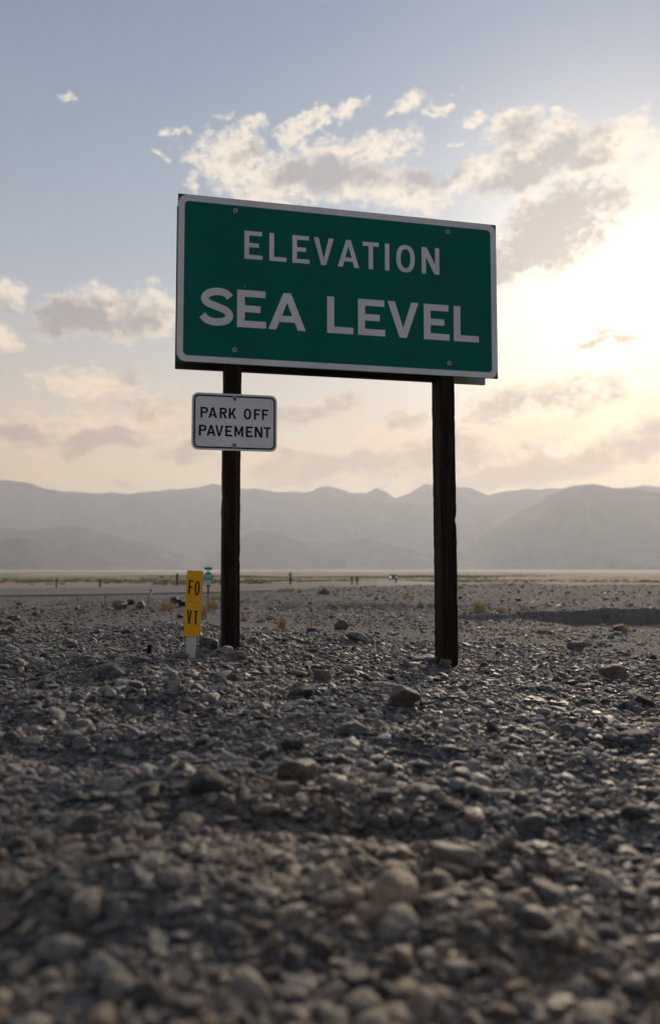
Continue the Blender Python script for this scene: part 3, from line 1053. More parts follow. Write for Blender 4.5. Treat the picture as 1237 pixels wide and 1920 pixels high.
def round_rect(x0, x1, z0, z1, r, n=8):
    return arc(x1 - r, z0 + r, r, r, -90, 0, n) + arc(x1 - r, z1 - r, r, r, 0, 90, n) + arc(x0 + r, z1 - r, r, r, 90, 180, n) + arc(x0 + r, z0 + r, r, r, 180, 270, n)


# ------------------------------------------------------------------ materials of the signs
def sheeting(name, col, rough=.38, dust=.12, dustc=(.20, .18, .16)):
    m, t, p = new_mat(name)
    co = t.node('ShaderNodeTexCoord').outputs['Object']
    n = t.noise(co, 2.2, 5, .6); f = t.noise(t.mapping(co, scale=(30, 30, 2.2)), 1.0, 5, .6)
    c = t.mix(t.mapr(n, .3, .7), tuple(q * .88 for q in col), tuple(min(1, q * 1.08) for q in col))
    c = t.mix(t.math('MULTIPLY', t.mapr(f, .5, .75), dust), c, dustc)
    g = t.noise(co, 55, 4, .7)
    c = t.mix(t.mapr(g, .62, .74, 0, dust * 1.6), c, dustc)
    t.put(p.inputs['Base Color'], c)
    t.put(p.inputs['Roughness'], t.mapr(n, .3, .7, rough * .8, rough * 1.25))
    p.inputs['Specular IOR Level'].default_value = .12
    return m


M_GREEN = sheeting('green_sheeting', (.0, .135, .105), .55, .05, (.02, .10, .085))
M_WHITE = sheeting('white_sheeting', (.72, .72, .76), .46, .12)
M_WPANEL = sheeting('white_sign_face', (.72, .72, .76), .46, .18, (.42, .36, .32))
M_BLACK = sheeting('black_ink', (.012, .012, .018), .4, .02)
M_YELLOW = sheeting('yellow_sheeting', (.86, .42, .012), .42, .05, (.5, .28, .05))
M_ALU = simple('dull_aluminium', (.46, .44, .45), .6, .12, 9, .15)
M_PLY = simple('weathered_plywood', (.045, .034, .026), .8, .4, 6, bump=.002)
M_TAPE = simple('yellowed_tape', (.55, .42, .20), .6, .2, 30)
M_STEEL = simple('galvanised_bolt', (.45, .46, .48), .45, .25, 60, .7)
M_HOLE = simple('rivet_hole', (.01, .012, .012), .8, .2, 30)
M_RUST = simple('rusty_bolt', (.05, .035, .03), .7, .3, 60)


def wood_mat(name='dark_treated_timber', a=(.012, .0085, .006), b=(.055, .034, .019)):
    m, t, p = new_mat(name)
    co = t.node('ShaderNodeTexCoord').outputs['Object']
    g = t.noise(t.mapping(co, scale=(1, 1, .035)), 70, 5, .65, .15)
    g2 = t.noise(t.mapping(co, scale=(1, 1, .02)), 26, 4, .6, .3)
    pt = t.noise(co, 3.2, 4, .6)
    f = t.math('MULTIPLY', t.mapr(g, .42, .72), t.mapr(pt, .38, .66))
    c = t.mix(f, a, b)
    c = t.mix(t.math('MULTIPLY', t.mapr(g2, .60, .66), .55), c, (.060, .036, .019))
    c = t.mix(t.mapr(g, .40, .33), c, (.004, .003, .0025))
    t.put(p.inputs['Base Color'], c)
    p.inputs['Roughness'].default_value = .82
    p.inputs['Specular IOR Level'].default_value = .2
    t.put(p.inputs['Normal'], t.bump(t.math('ADD', g, t.math('MULTIPLY', g2, .8)), 1.0, .012))
    return m


M_WOOD = wood_mat()

# ------------------------------------------------------------------ the big sign on its two timber posts
SIGN_YAW = R(12.69)
SW, SH = 1.8272, .914
sign = empty('road_sign', (-.8127, 4.1605, 0), (0, 0, SIGN_YAW))
SZ = 1.5506
tag(sign, 'large green road sign reading ELEVATION SEA LEVEL on two dark timber posts', 'road sign')


def timber(x0, x1, y0, y1, zb, zt, seed, notches=()):
    """a sawn post with worn, slightly wandering edges"""
    rg = np.random.default_rng(seed)
    nz = 90
    bm = bmesh.new()
    rings = []
    for i in range(nz + 1):
        z = zb + (zt - zb) * i / nz
        b = .004 + .003 * rg.random()
        prof = [(x0 + b, y0), (x1 - b, y0), (x1, y0 + b), (x1, y1 - b), (x1 - b, y1), (x0 + b, y1), (x0, y1 - b), (x0, y0 + b)]
        ox = .0025 * math.sin(z * 2.1 + seed) ; oy = .002 * math.sin(z * 1.7 + 2 * seed)
        ring = []
        for k, (x, y) in enumerate(prof):
            jx, jy = rg.normal(0, .0006, 2)
            for (nz_, side, dep) in notches:
                if abs(z - nz_) < .022 and ((side > 0 and x > (x0 + x1) / 2 + .02) or (side < 0 and x < (x0 + x1) / 2 - .02)):
                    jx -= side * dep * (1 - abs(z - nz_) / .022)
            ring.append(bm.verts.new((x + ox + jx, y + oy + jy, z)))
        rings.append(ring)
    for a, b in zip(rings, rings[1:]):
        for k in range(8):
            bm.faces.new((a[k], a[(k + 1) % 8], b[(k + 1) % 8], b[k]))
    bm.faces.new(rings[0][::-1]); bm.faces.new(rings[-1])
    bmesh.ops.recalc_face_normals(bm, faces=bm.faces)
    return bm_mesh(bm)


obj('post', timber(.2600, .3490, .006, .146, -.35, SZ + SH - .05, 3, ((.86, -1, .006), (.52, 1, .004))), M_WOOD, sign)
obj('post', timber(1.4770, 1.5660, .006, .146, -.5, SZ + SH - .05, 8, ((.735, 1, .011), (.30, 1, .004))), M_WOOD, sign)
# board of the sign on the far side, seen from behind
rear = obj('rear_board', bm_mesh(box_bm(0, 1.562, .150, .168, SZ + .002, SZ + SH - .002, .001)), M_PLY, sign)
rear_end = obj('rear_panel', bm_mesh(box_bm(1.562, 1.815, .150, .160, SZ + .0, SZ + SH - .004, .001)), M_ALU, sign)
obj('tape', bm_mesh(box_bm(1.572, 1.705, .1488, .1497, SZ + .004, SZ + .075)), M_TAPE, rear_end)
obj('rear_face', bm_mesh(box_bm(0, SW - .012, .1685, .171, SZ, SZ + SH)), M_GREEN, sign)
# front panel
panel = obj('front_panel', bm_mesh(box_bm(0, SW, 0, .0035, SZ, SZ + SH, .0006)), M_GREEN, sign)
bme = curve_mesh([round_rect(.003, SW - .003, .003, SH - .003, .048), round_rect(.036, SW - .036, .036, SH - .036, .024)], .0004)
bme.transform(Matrix.Translation((0, -.0008, SZ)))
obj('border', bme, M_WHITE, panel)
for ch, x, w_ in (('E', .357, .099), ('L', .4935, .0945), ('E', .621, .0955), ('V', .7405, .113), ('A', .877, .123), ('T', 1.0205, .0945), ('I', 1.1505, .026), ('O', 1.2175, .1095), ('N', 1.3685, .1065)):
    letter(ch, x, SZ + .5865, .1555, w_, .165 if ch not in 'I' else .165, -.0009, M_WHITE, panel)
for ch, x, w_ in (('S', .1255, .176), ('E', .320, .158), ('A', .490, .2065), ('L', .8165, .149), ('E', .993, .157), ('V', 1.164, .1835), ('E', 1.3785, .1535), ('L', 1.5590, .152)):
    letter(ch, x, SZ + .2065, .2055, w_, .195, -.0009, M_WHITE, panel)
washer = lathe_mesh([(.0002, -.0012), (.0135, -.0012), (.0145, .0), (.0145, .0006)], 18)
head = lathe_mesh([(.0002, -.0085), (.0060, -.0080), (.0078, -.0055), (.0078, -.0012)], 6)
washer.materials.append(M_STEEL); head.materials.append(M_RUST)


def bolt(x, y, z, parent, sc=1.0):
    b = bpy.data.objects.new('bolt', washer); b.location = (x, y, z); b.scale = (sc,) * 3
    link(b, parent)
    h = bpy.data.objects.new('bolt_head', head); link(h, b) if parent.parent is None else None
    if parent.parent is not None:
        h.location = (x, y, z); h.scale = (sc,) * 3; link(h, parent)
    return b


for x, z in ((.3065, .8486), (1.529, .8446), (.3085, .0798), (1.530, .0761)):
    bolt(x, -.0009, SZ + z, sign, .85)
# pale scratches beside the first E of the lower line
for x, z0, z1, wd in ((.3625, .330, .352, .0016), (.3640, .285, .300, .0022), (.3615, .262, .276, .0014), (.3630, .425, .437, .0010)):
    obj('scratch', prism_mesh([(x - wd, SZ + z0), (x + wd * .6, SZ + z0 + .001), (x + wd, SZ + z1), (x - wd * .4, SZ + z1 + .001)], -.0006, -.0001), M_WHITE, panel)
# old rivet holes
hole = lathe_mesh([(.0002, -.0006), (.0026, -.0006), (.0030, .0)], 8); hole.materials.append(M_HOLE)
rg = random.Random(4)
hx = [.052, .115, .325, .385, .54, .70, .86, 1.02, 1.18, 1.34, 1.48, 1.60, 1.76]
for z in (.845, .072):
    for x in hx:
        o = bpy.data.objects.new('rivet_hole', hole); o.location = (x + rg.uniform(-.006, .006), -.0003, SZ + z + rg.uniform(-.004, .004)); o.scale = (rg.uniform(.6, 1.1),) * 3
        link(o, panel)
for x, z in ((.3065, .66), (.3085, .47), (.305, .255), (1.527, .66), (1.53, .46), (1.531, .255)):
    o = bpy.data.objects.new('rivet_hole', hole); o.location = (x, -.0014, SZ + z); link(o, panel)

# ------------------------------------------------------------------ the small white sign on the left post
psign = empty('parking_sign', (-.8127, 4.1605, 0), (0, 0, SIGN_YAW))
tag(psign, 'small white sign reading PARK OFF PAVEMENT bolted to the left timber post', 'sign')
PX0, PX1, PZ0, PZ1 = .0860, .5400, SZ - .4655, SZ - .1595
pp = curve_mesh([round_rect(PX0, PX1, PZ0, PZ1, .034)], .0010)
pp.transform(Matrix.Translation((0, .0028, 0)))
plate = obj('plate', pp, M_WPANEL, psign)
bb = curve_mesh([round_rect(PX0 + .0105, PX1 - .0105, PZ0 + .0105, PZ1 - .0105, .0265), round_rect(PX0 + .0185, PX1 - .0185, PZ0 + .0185, PZ1 - .0185, .020)], .0003)
bb.transform(Matrix.Translation((0, .0012, 0)))
obj('border', bb, M_BLACK, plate)
for ch, x, w_ in (('P', .1312, .040), ('A', .1725, .047), ('R', .2325, .0385), ('K', .2805, .0400), ('O', .3602, .0405), ('F', .4150, .0345), ('F', .4582, .0360)):
    letter(ch, x, SZ - .2940, .0575, w_, .185, .0012, M_BLACK, plate, .0003)
for ch, x, w_ in (('P', .1242, .040), ('A', .1645, .047), ('V', .2090, .0435), ('E', .2625, .0375), ('M', .3110, .0475), ('E', .3722, .0375), ('N', .4195, .0420), ('T', .4690, .0360)):
    letter(ch, x, SZ - .3900, .0575, w_, .185, .0012, M_BLACK, plate, .0003)
for z in (-.1855, -.4365):
    bolt(.3115, .0008, SZ + z, psign, .95)

# ------------------------------------------------------------------ yellow marker
mk = empty('marker_post', (-.675, 3.915, float(terrain(np.array([-.675]), np.array([3.915]))[0])), (R(-1.5), R(2.2), R(9)))
tag(mk, 'slim yellow marker plate lettered FO VT on a white post', 'marker post')
M_POST = simple('white_plastic_post', (.52, .52, .50), .55, .12, 12, dirt=((.30, .26, .22), .5, .7))
M_GREENPL = simple('green_plastic', (.02, .22, .15), .5, .15, 20)
obj('post', bm_mesh(box_bm(-.024, .024, .0, .004, -.2, .38, .001)), M_POST, mk)
obj('post_flange', bm_mesh(box_bm(.0245, .0285, -.001, .022, -.2, .40, .001)), M_GREENPL, mk)
mp = curve_mesh([round_rect(-.0375, .0375, .105, .424, .0065, 5)], .0016)
mp.transform(Matrix.Translation((0, -.0035, 0)))
plate2 = obj('plate', mp, M_YELLOW, mk)
obj('plate_edge', bm_mesh(box_bm(.0378, .0425, -.004, .014, .108, .421, .001)), simple('grey_plastic_edge', (.42, .41, .40), .5, .1, 20), mk)
for ch, x, z, w_ in (('F', -.0265, .308, .0215), ('O', .0035, .304, .0245), ('V', -.0270, .165, .0230), ('T', .0055, .162, .0205)):
    letter(ch, x, z, .068 if ch in 'FO' else .066, w_, .115, -.0056, M_BLACK, plate2, .0003)
for x, z in ((-.0145, .2715), (.0140, .2680)):
    bolt(x, -.0056, z, mk, .42)

# ------------------------------------------------------------------ route marker by the road
def gz(x, y):
    return float(terrain(np.array([float(x)]), np.array([float(y)]))[0])


rx_, ry_ = -2.575, 17.0
rt = empty('route_marker', (rx_, ry_, gz(rx_, ry_)), (0, 0, R(4)))
rt.scale = (1.14, 1.14, 1.14)
tag(rt, 'small green route shield numbered 190 on a short brown post', 'route sign')
SHB = .36
M_POSTB = wood_mat('brown_stake', (.05, .032, .022), (.10, .065, .042))
obj('post', bm_mesh(box_bm(-.014, .014, .004, .030, -.2, SHB - .12, .003)), M_POSTB, rt)
obj('post_cap', bm_mesh(box_bm(-.038, .038, .002, .034, SHB - .125, SHB - .098, .003)), simple('dark_bracket', (.02, .022, .03), .5), rt)
obj('number_plate', bm_mesh(box_bm(-.048, .048, .000, .004, SHB - .095, SHB - .004, .001)), simple('pale_plate', (.55, .56, .60), .5), rt)
sh = [(-.062, 0), (.062, 0), (.086, .018), (.093, .05), (.085, .085), (.060, .118), (.030, .135), (.010, .150), (0, .165), (-.010, .150), (-.030, .135), (-.060, .118), (-.085, .085), (-.093, .05), (-.086, .018)]
M_ROUTE = sheeting('bright_green_sheeting', (.004, .34, .235), .4, .04, (.02, .25, .18))
shield = obj('shield', prism_mesh([(x, z + SHB) for x, z in sh], -.004, .0), M_ROUTE, rt)
for ch, x, w_ in (('1', -.072, .022), ('9', -.036, .040), ('0', .022, .040)):
    letter(ch, x, SHB + .026, .068, w_, .20, -.0052, M_WHITE, shield, .0005)
obj('direction_plate', bm_mesh(box_bm(-.072, .072, -.004, .0, SHB + .180, SHB + .235, .001)), M_ROUTE, rt)
obj('plate_bracket', bm_mesh(box_bm(-.012, .012, .001, .006, SHB + .10, SHB + .232, .001)), M_ALU, rt)


# ------------------------------------------------------------------ roadside posts
M_DARKPOST = wood_mat('dark_roadside_post', (.03, .024, .022), (.07, .055, .045))
M_PALEPOST = simple('pale_delineator', (.46, .46, .45), .6, .1, 8)
M_AMBER = simple('dark_reflector', (.05, .02, .012), .4, .2, 20)


def pole(x, y, hgt, wd, label, mat, plate=None, lean=0):
    """roadside post: tapered shaft with bevelled top, and a reflector plate where one shows"""
    t_ = empty('roadside_post', (x, y, gz(x, y)), (0, R(lean), 0))
    tag(t_, label, 'post', 'posts beside the road')
    bm = bmesh.new()
    w0, w1 = wd / 2, wd / 2 * .86
    secs = [(-.3, w0), (hgt * .96, w1), (hgt, w1 * .6)]
    rings = [[bm.verts.new((sx * q, sy * q * .8, z)) for sx, sy in ((-1, -1), (1, -1), (1, 1), (-1, 1))] for z, q in secs]
    for a, b in zip(rings, rings[1:]):
        for k in range(4):
            bm.faces.new((a[k], a[(k + 1) % 4], b[(k + 1) % 4], b[k]))
    bm.faces.new(rings[-1])
    obj('shaft', bm_mesh(bm), mat, t_)
    if plate:
        for z, pw, ph in plate:
            obj('reflector', bm_mesh(box_bm(-pw / 2, pw / 2, -w0 - .014, -w0 * .8 - .002, z, z + ph, .003)), M_AMBER, t_)
    return t_


pole(-11.4, 60.0, 1.05, .11, 'dark roadside post standing alone left of the yellow marker', M_DARKPOST, ((.55, .16, .4),))
pole(-3.25, 66.0, 1.15, .12, 'tall dark roadside post right of the left timber post', M_DARKPOST, ((.45, .24, .16), (.85, .2, .16)))
pole(2.02, 74.0, .80, .12, 'left one of two short dark posts close together', M_DARKPOST, ((.55, .2, .16),))
pole(2.50, 74.0, .84, .13, 'right one of two short dark posts close together', M_DARKPOST, ((.5, .22, .2),))
pole(-17.0, 50.0, .62, .07, 'thin grey post far left beyond the road', M_DARKPOST)
pole(-14.3, 50.0, .52, .10, 'short stout grey post beyond the road, left of the pale delineator', M_DARKPOST)
pole(-5.78, 26.0, .34, .055, 'short pale delineator post at the near edge of the road', M_PALEPOST, ((.24, .05, .07),))
pole(8.2, 100.0, .72, .14, 'single dark post in front of the far car lights', M_DARKPOST)


# ------------------------------------------------------------------ far car with its lamps on
def far_car(x, y, yaw):
    z = float(np.interp(math.hypot(x, y), [0, 42, 55, 80, 150, 400], [ROAD_Z, ROAD_Z, -.85, -1.35, -2.4, -5.7])) + .07
    c = empty('car', (x, y, z), (0, 0, yaw))
    tag(c, 'distant car coming along the road with its headlights on', 'car')
    paint = simple('dark_grey_paint', (.10, .10, .105), .35, .05, 3, .4)
    side = [(-2.2, .35), (2.2, .35), (2.25, .75), (2.1, .95), (1.3, 1.02), (.75, 1.42), (-.9, 1.46), (-1.75, 1.05), (-2.25, .98)]
    me = prism_mesh([(a, b) for a, b in side], -.86, .86)
    me.transform(Matrix.Rotation(R(-90), 4, 'Z'))
    obj('body', me, paint, c)
    ws = bm_mesh(box_bm(-.72, .72, -.012, .012, 0, .50, .004)); ws.transform(Matrix.Translation((0, -1.05, 1.015)) @ Matrix.Rotation(R(-52), 4, 'X'))
    obj('windscreen', ws, simple('dark_glass', (.02, .022, .025), .1, .1, 2), c)
    wh = lathe_mesh([(.01, -.11), (.22, -.12), (.31, -.10), (.33, 0), (.31, .10), (.22, .12), (.01, .11)], 18)
    wh.transform(Matrix.Rotation(R(90), 4, 'Z')); wh.materials.append(simple('tyre_rubber', (.02, .02, .02), .8))
    for sx in (-.78, .78):
        for sy in (-1.35, 1.35):
            o = bpy.data.objects.new('wheel', wh); o.location = (sx, sy, .33); link(o, c)
    lm = bpy.data.materials.new('headlight_lit'); lm.use_nodes = True
    pb = lm.node_tree.nodes['Principled BSDF']
    pb.inputs['Emission Color'].default_value = (1, .9, .55, 1); pb.inputs['Emission Strength'].default_value = 1.0
    lamp = lathe_mesh([(.01, -.05), (.12, -.045), (.15, -.02), (.15, .06), (.01, .06)], 14); lamp.materials.append(lm)
    for sx, k in ((-.68, 1.25), (.68, .8)):
        o = bpy.data.objects.new('headlight', lamp); o.location = (sx, -2.27, .78); o.scale = (k, 1, k); link(o, c)
    return c


far_car(15.0, 190.0, R(-4))

# ------------------------------------------------------------------ rocks that stand out
def rock(x, y, hw, dims, label, seed, col=None, rotz=0, tilt=(0, 0), sink=.35, angular=.6, z=None, group=None):
    me = stone_mesh(seed, 4, dims, angular, 'rock')
    if col is not None:
        m = M_STONE.copy(); m.name = 'rock_colour'
        nt = NT(m.node_tree)
        rampn = [n for n in m.node_tree.nodes if n.type == 'VALTORGB'][0]
        for e in rampn.color_ramp.elements:
            e.color = (*col, 1)
        me.materials.clear(); me.materials.append(m)
    o = bpy.data.objects.new('rock', me)
    zz = gz(x, y) if z is None else z
    o.location = (x, y, zz + hw * dims[2] * (1 - 2 * sink)); o.scale = (hw,) * 3
    o.rotation_euler = (R(tilt[0]), R(tilt[1]), R(rotz))
    link(o)
    return tag(o, label, 'rock', group)


RUBBLE = [(-2.646, 10.119, 0.101, (0.12, 0.12, 0.125)), (-2.585, 10.469, 0.063, (0.035, 0.034, 0.036)), (-2.391, 10.156, 0.074, (0.12, 0.12, 0.125)), (-2.091, 10.786, 0.079, (0.035, 0.034, 0.036)), (-1.917, 10.427, 0.083, (0.035, 0.034, 0.036)), (-1.429, 7.709, 0.031, (0.035, 0.034, 0.036))]
RUBBLE_LABELS = [
    'grey blocky rock at the left end of the rubble pile by the road',
    'small dark rock on top of the rubble pile left of the dry grass',
    'grey rock in the rubble pile just left of the dry grass',
    'dark rock on the rubble heap behind the yellow marker',
    'black jagged rock at the right end of the rubble heap behind the yellow marker',
    'small black stone left of the letter V of the yellow marker']
rock(0.260, 2.903, 0.0632, (1, 0.8, 0.78), 'rounded brown boulder lying on the gravel in front of the right post', 900, (0.13, 0.105, 0.09), angular=0.45, sink=0.22, rotz=20)
rock(-0.858, 3.195, 0.0570, (1, 0.8, 0.68), 'blue grey angular rock with a peaked top, left of the yellow marker', 901, (0.13, 0.14, 0.165), angular=0.9, sink=0.25, rotz=-15)
rock(-0.032, 3.574, 0.0426, (1, 0.8, 0.85), 'upright grey angular rock on the gravel midway between the posts', 902, (0.12, 0.12, 0.125), angular=0.95, sink=0.25, rotz=30)
rock(-0.478, 2.874, 0.0381, (1, 0.8, 0.45), 'flat topped grey rock below the yellow marker', 903, (0.12, 0.12, 0.125), angular=0.9, sink=0.3)
rock(0.640, 4.505, 0.0403, (1, 0.9, 0.75), 'pinkish rock against the foot of the right post', 904, (0.2, 0.155, 0.135), angular=0.85, sink=0.2, rotz=15)
rock(0.553, 4.618, 0.0704, (1, 0.7, 0.42), 'long blue grey stone just left of the right post', 905, (0.13, 0.14, 0.165), angular=0.4, sink=0.3)
rock(0.265, 3.553, 0.0729, (1, 0.6, 0.25), 'pale flat slab behind the brown boulder', 906, (0.3, 0.285, 0.265), angular=0.7, sink=0.3, rotz=-8)
rock(0.115, 3.998, 0.0424, (1, 0.85, 0.6), 'pale rounded cobble between the two posts', 907, (0.21, 0.205, 0.205), angular=0.3, sink=0.3)
rock(-0.072, 1.774, 0.0456, (1, 0.8, 0.75), 'large brown rock out of focus in the gravel', 908, (0.13, 0.105, 0.09), angular=0.7, sink=0.3, rotz=40)
rock(0.067, 2.341, 0.0479, (1, 0.8, 0.5), 'broad grey rock with a pointed side, nearer than the brown boulder', 909, (0.12, 0.12, 0.125), angular=0.95, sink=0.3, rotz=200)
rock(-0.712, 3.872, 0.0399, (1, 0.5, 0.5), 'blue grey slab leaning on the foot of the yellow marker', 910, (0.13, 0.14, 0.165), angular=0.8, sink=0.22, rotz=-10, tilt=(-25, 12))
rock(-0.652, 4.360, 0.0637, (1, 0.5, 0.62), 'grey slab between the yellow marker and the left post', 911, (0.12, 0.12, 0.125), angular=0.9, sink=0.2, rotz=5, tilt=(-20, 22))
rock(-0.520, 4.051, 0.0350, (1, 0.7, 0.8), 'pale wedge shaped stone at the foot of the left post', 912, (0.3, 0.285, 0.265), angular=1, sink=0.2, rotz=60)
rock(-0.447, 3.971, 0.0369, (1, 0.8, 0.7), 'tan stone beside the left post', 913, (0.2, 0.155, 0.135), angular=0.9, sink=0.25)
rock(-3.096, 7.840, 0.0780, (1, 0.8, 0.5), 'brown rock far left on the gravel', 914, (0.13, 0.105, 0.09), angular=0.5, sink=0.25)
rock(-2.180, 5.506, 0.0366, (1, 0.8, 0.75), 'orange stone below the brown rock at the far left', 915, (0.24, 0.14, 0.09), angular=0.4, sink=0.2)
rock(-1.282, 5.081, 0.0355, (1, 0.8, 0.8), 'black blocky rock left of the yellow marker', 916, (0.035, 0.034, 0.036), angular=1, sink=0.2)
rock(1.602, 4.576, 0.0787, (1, 0.8, 0.7), 'brownish rock on the right of the gravel', 917, (0.2, 0.155, 0.135), angular=0.7, sink=0.3)
rock(1.907, 6.257, 0.0830, (1, 0.7, 0.5), 'dark grey rock standing in the dirt on the right', 918, (0.12, 0.12, 0.125), angular=0.6, sink=0.25)
rock(0.098, 6.888, 0.0640, (1, 0.8, 0.8), 'brown pointed rock beyond the gravel between the posts', 919, (0.13, 0.105, 0.09), angular=1, sink=0.2, rotz=50)
rock(-0.121, 17.330, 0.1266, (1, 0.8, 0.7), 'reddish rock on the far crest of the gravel', 920, (0.24, 0.14, 0.09), angular=0.8, sink=0.2)
rock(3.793, 10.588, 0.0914, (1, 0.8, 0.45), 'reddish brown rock beyond the gravel on the right', 921, (0.24, 0.14, 0.09), angular=0.5, sink=0.2)
rock(-1.389, 4.303, 0.0400, (1, 0.8, 0.65), 'grey pointed rock on the left of the gravel', 922, (0.12, 0.12, 0.125), angular=0.95, sink=0.2)
rock(-1.073, 3.510, 0.0558, (1, 0.6, 0.42), 'long tan rock half sunk in the left gravel', 923, (0.13, 0.105, 0.09), angular=0.8, sink=0.35)
rock(1.316, 3.414, 0.0452, (1, 0.8, 0.8), 'dark rounded stone in the gravel at the right edge', 924, (0.035, 0.034, 0.036), angular=0.6, sink=0.3)
for i, (x, y, hw, c) in enumerate(RUBBLE):
    rock(x, y, hw, (1, .8, .7), RUBBLE_LABELS[i], 960 + i, c, rotz=i * 50, sink=.2, angular=1)



# ------------------------------------------------------------------ tufts of dry grass
def grass_mat(name, a, b):
    m, t, p = new_mat(name)
    co = t.node('ShaderNodeTexCoord').outputs['Object']
    n = t.noise(co, 6, 3, .6)
    t.put(p.inputs['Base Color'], t.mix(t.mapr(n, .3, .7), a, b))
    p.inputs['Roughness'].default_value = .8
    p.inputs['Specular IOR Level'].default_value = .2
    try:
        p.inputs['Subsurface Weight'].default_value = 0
    except Exception:
        pass
    return m


M_STRAW = grass_mat('dry_straw', (.46, .28, .12), (.62, .42, .21))
M_OLIVE = grass_mat('olive_grass', (.40, .34, .12), (.55, .47, .18))


def tuft(x, y, rad, hgt, label, mat, seed, n=150):
    rg_ = random.Random(seed)
    vs, fs = [], []
    for _ in range(n):
        a = rg_.uniform(0, 6.283); rr = rad * .55 * math.sqrt(rg_.random())
        bx, by = rr * math.cos(a), rr * math.sin(a)
        out = rg_.uniform(.15, 1.0); a2 = a + rg_.uniform(-.7, .7)
        L_ = hgt * rg_.uniform(.5, 1.1)
        wd = .0016 + .0022 * rg_.random() + .0012 * rad / .1
        px_, py_ = -math.sin(a2) * wd, math.cos(a2) * wd
        k = len(vs)
        for j in range(4):
            t = j / 3
            sx = bx + math.cos(a2) * out * rad * .8 * t * t + rg_.uniform(-.01, .01) * t
            sy = by + math.sin(a2) * out * rad * .8 * t * t
            sz = L_ * (t - .25 * out * t * t) - .01
            q = 1 - t * .85
            vs += [(sx - px_ * q, sy - py_ * q, sz), (sx + px_ * q, sy + py_ * q, sz)]
        for j in range(3):
            fs.append((k + 2 * j, k + 2 * j + 1, k + 2 * j + 3, k + 2 * j + 2))
    me = bpy.data.meshes.new('grass_tuft')
    me.from_pydata(vs, [], fs)
    o = obj('grass_tuft', me, mat)
    o.location = (x, y, gz(x, y))
    return tag(o, label, 'grass tuft', 'tufts of dry grass on the gravel')


tuft(2.29, 12.40, 0.157, 0.190, 'olive green grass clump right of the right post, nearest the wash bank', M_OLIVE, 40)
tuft(2.57, 12.16, 0.122, 0.084, 'flat straw coloured grass beside the olive clump', M_STRAW, 41)
tuft(-0.38, 6.37, 0.047, 0.107, 'orange dry grass tuft, left one of two between the posts', M_STRAW, 42)
tuft(-0.15, 6.76, 0.059, 0.073, 'orange dry grass tuft, right one of two between the posts', M_STRAW, 43)
tuft(-2.02, 9.95, 0.146, 0.168, 'rust coloured dry grass beside the rubble pile left of the yellow marker', M_STRAW, 44)
tuft(-1.52, 10.29, 0.117, 0.158, 'dry grass at the foot of the route shield', M_STRAW, 45)
tuft(-1.20, 7.65, 0.056, 0.152, 'dry grass just right of the yellow marker', M_STRAW, 46)
tuft(-2.23, 15.74, 0.210, 0.169, 'pale dry grass behind the route shield', M_OLIVE, 47)
tuft(2.17, 8.23, 0.088, 0.063, 'straw coloured grass patch on the right before the cut bank', M_STRAW, 48)
tuft(0.28, 13.18, 0.097, 0.091, 'small straw tuft on the low bank between the posts', M_OLIVE, 49)
tuft(1.53, 13.58, 0.072, 0.104, 'small olive tuft just left of the right post', M_OLIVE, 50)
tuft(-0.81, 7.58, 0.040, 0.058, 'small orange tuft right of the left post', M_STRAW, 51)
tuft(3.75, 10.27, 0.055, 0.095, 'small straw tuft beside the reddish brown rock', M_STRAW, 52)
tuft(-1.02, 19.51, 0.260, 0.120, 'low orange grass on the far crest of the gravel', M_STRAW, 53)
tuft(1.51, 15.50, 0.176, 0.083, 'orange grass streak on the far gravel left of the right post', M_STRAW, 54)

# ------------------------------------------------------------------ cut stake
stub = obj('stake_stub', timber(-.011, .011, -.010, .010, -.06, .045, 5), M_WOOD)
stub.location = (-0.898, 4.020, gz(-0.898, 4.020)); stub.rotation_euler = (R(3), R(4), R(20))
tag(stub, 'short dark wooden stake stub poking out of the gravel left of the yellow marker', 'stake')



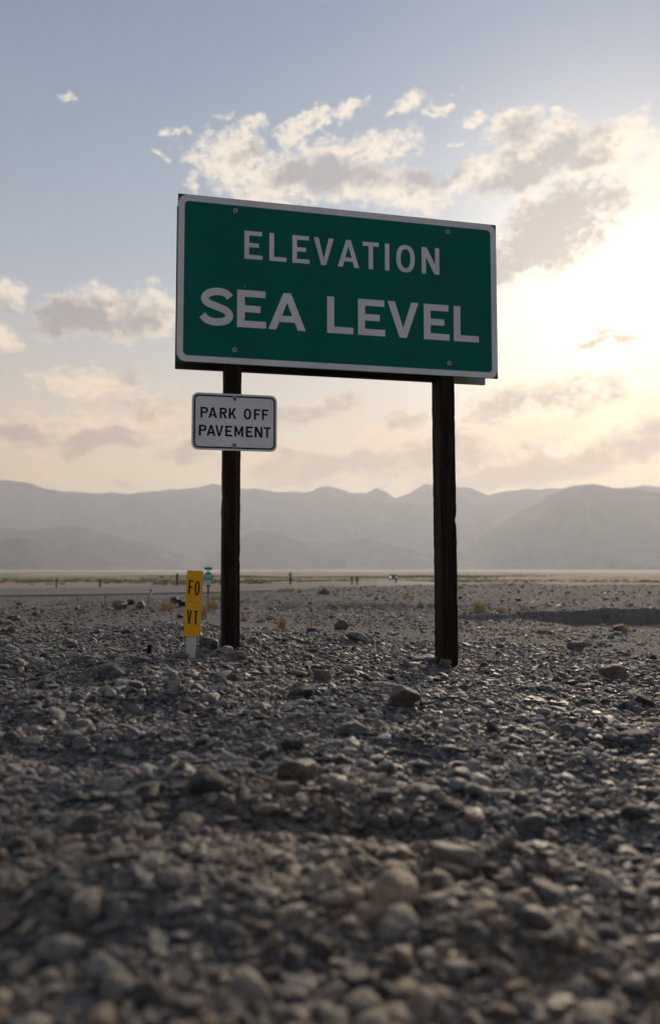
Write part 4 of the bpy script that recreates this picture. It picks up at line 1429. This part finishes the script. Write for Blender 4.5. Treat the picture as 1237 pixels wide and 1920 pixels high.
# ------------------------------------------------------------------ low scrub on the plain (uncountable)
def scrub():
    m, t, p = new_mat('scrub_leaves')
    oi = t.node('ShaderNodeObjectInfo').outputs['Random']
    t.put(p.inputs['Base Color'], t.ramp(oi, [(0, (.20, .195, .075)), (.4, (.30, .28, .115)), (.7, (.26, .23, .11)), (1, (.38, .33, .17))]))
    p.inputs['Roughness'].default_value = .9
    p.inputs['Specular IOR Level'].default_value = .15
    lib2 = bpy.data.collections.new('scrub_kinds')
    for k in range(4):
        rg_ = np.random.default_rng(300 + k)
        vs, fs = [], []
        for _ in range(150):
            d = rg_.normal(size=3); d /= np.linalg.norm(d); d[2] = abs(d[2])
            c = d * np.array([1, 1, .62]) * rg_.uniform(.35, 1.0) * (1 + .25 * math.sin(3 * math.atan2(d[1], d[0]) + k))
            u = rg_.normal(size=3); u /= np.linalg.norm(u); v = np.cross(u, d); v /= (np.linalg.norm(v) + 1e-6)
            s_ = rg_.uniform(.10, .22)
            n0 = len(vs)
            vs += [tuple(c + u * s_), tuple(c + v * s_), tuple(c - u * s_ * .8), tuple(c - v * s_)]
            fs.append((n0, n0 + 1, n0 + 2, n0 + 3))
        me = bpy.data.meshes.new('scrub_kind'); me.from_pydata(vs, [], fs); me.materials.append(m)
        lib2.objects.link(bpy.data.objects.new('bush_%d' % k, me))
    rg_ = np.random.default_rng(8)
    n = 60000
    # distance bands chosen so that the scrub thins out towards the salt
    y = np.exp(rg_.uniform(math.log(110), math.log(2600), n))
    x = y * np.tan(np.radians(rg_.uniform(-38, 38, n)))
    f = 1.25 * fbm(x * .006, np.log(y) * 2.2, 3, 71) + .4 * fbm(x * .03, np.log(y) * 6, 3, 75)
    bandw = sstep(y, 110, 260) * (1 - sstep(y, 900, 2600))
    rd, _ = road_dist(x, y)
    ok_ = (f + .22 * bandw - .27 + .09 * sstep(-x / y, 0, .3) > rg_.uniform(-.02, .10, n)) & (rg_.uniform(0, 1, n) < .25 + .75 * sstep(y, 180, 700)) & (rd > 7)
    x, y = x[ok_], y[ok_]
    n = len(x)
    s_ = rg_.uniform(.3, .6, n) * (1 + sstep(y, 200, 900) * .9)
    z = terrain(x, y) - .05
    o = instance_cloud('scrub', np.c_[x, y, z], np.c_[np.zeros(n), np.zeros(n), rg_.uniform(0, 6.28, n)], np.c_[s_ * rg_.uniform(.9, 1.6, n), s_, s_ * rg_.uniform(.7, 1.1, n)], rg_.integers(0, 4, n), lib2)
    return tag(o, 'belt of low olive green desert scrub on the plain', kind='stuff')


scrub()

# ------------------------------------------------------------------ haze
hz = bpy.data.materials.new('valley_haze')
hz.use_nodes = True
hz.node_tree.nodes.clear()
ho = hz.node_tree.nodes.new('ShaderNodeOutputMaterial')
hv = hz.node_tree.nodes.new('ShaderNodeVolumePrincipled')
hv.inputs['Color'].default_value = (.80, .855, .96, 1)
hv.inputs['Density'].default_value = 7.6e-5
hv.inputs['Anisotropy'].default_value = .38
hz.node_tree.links.new(hv.outputs[0], ho.inputs['Volume'])
haze = obj('haze', bm_mesh(box_bm(-21000, 21000, -21000, 21000, -37, 1800)), hz)
tag(haze, 'pale dusty air filling the valley', kind='stuff')
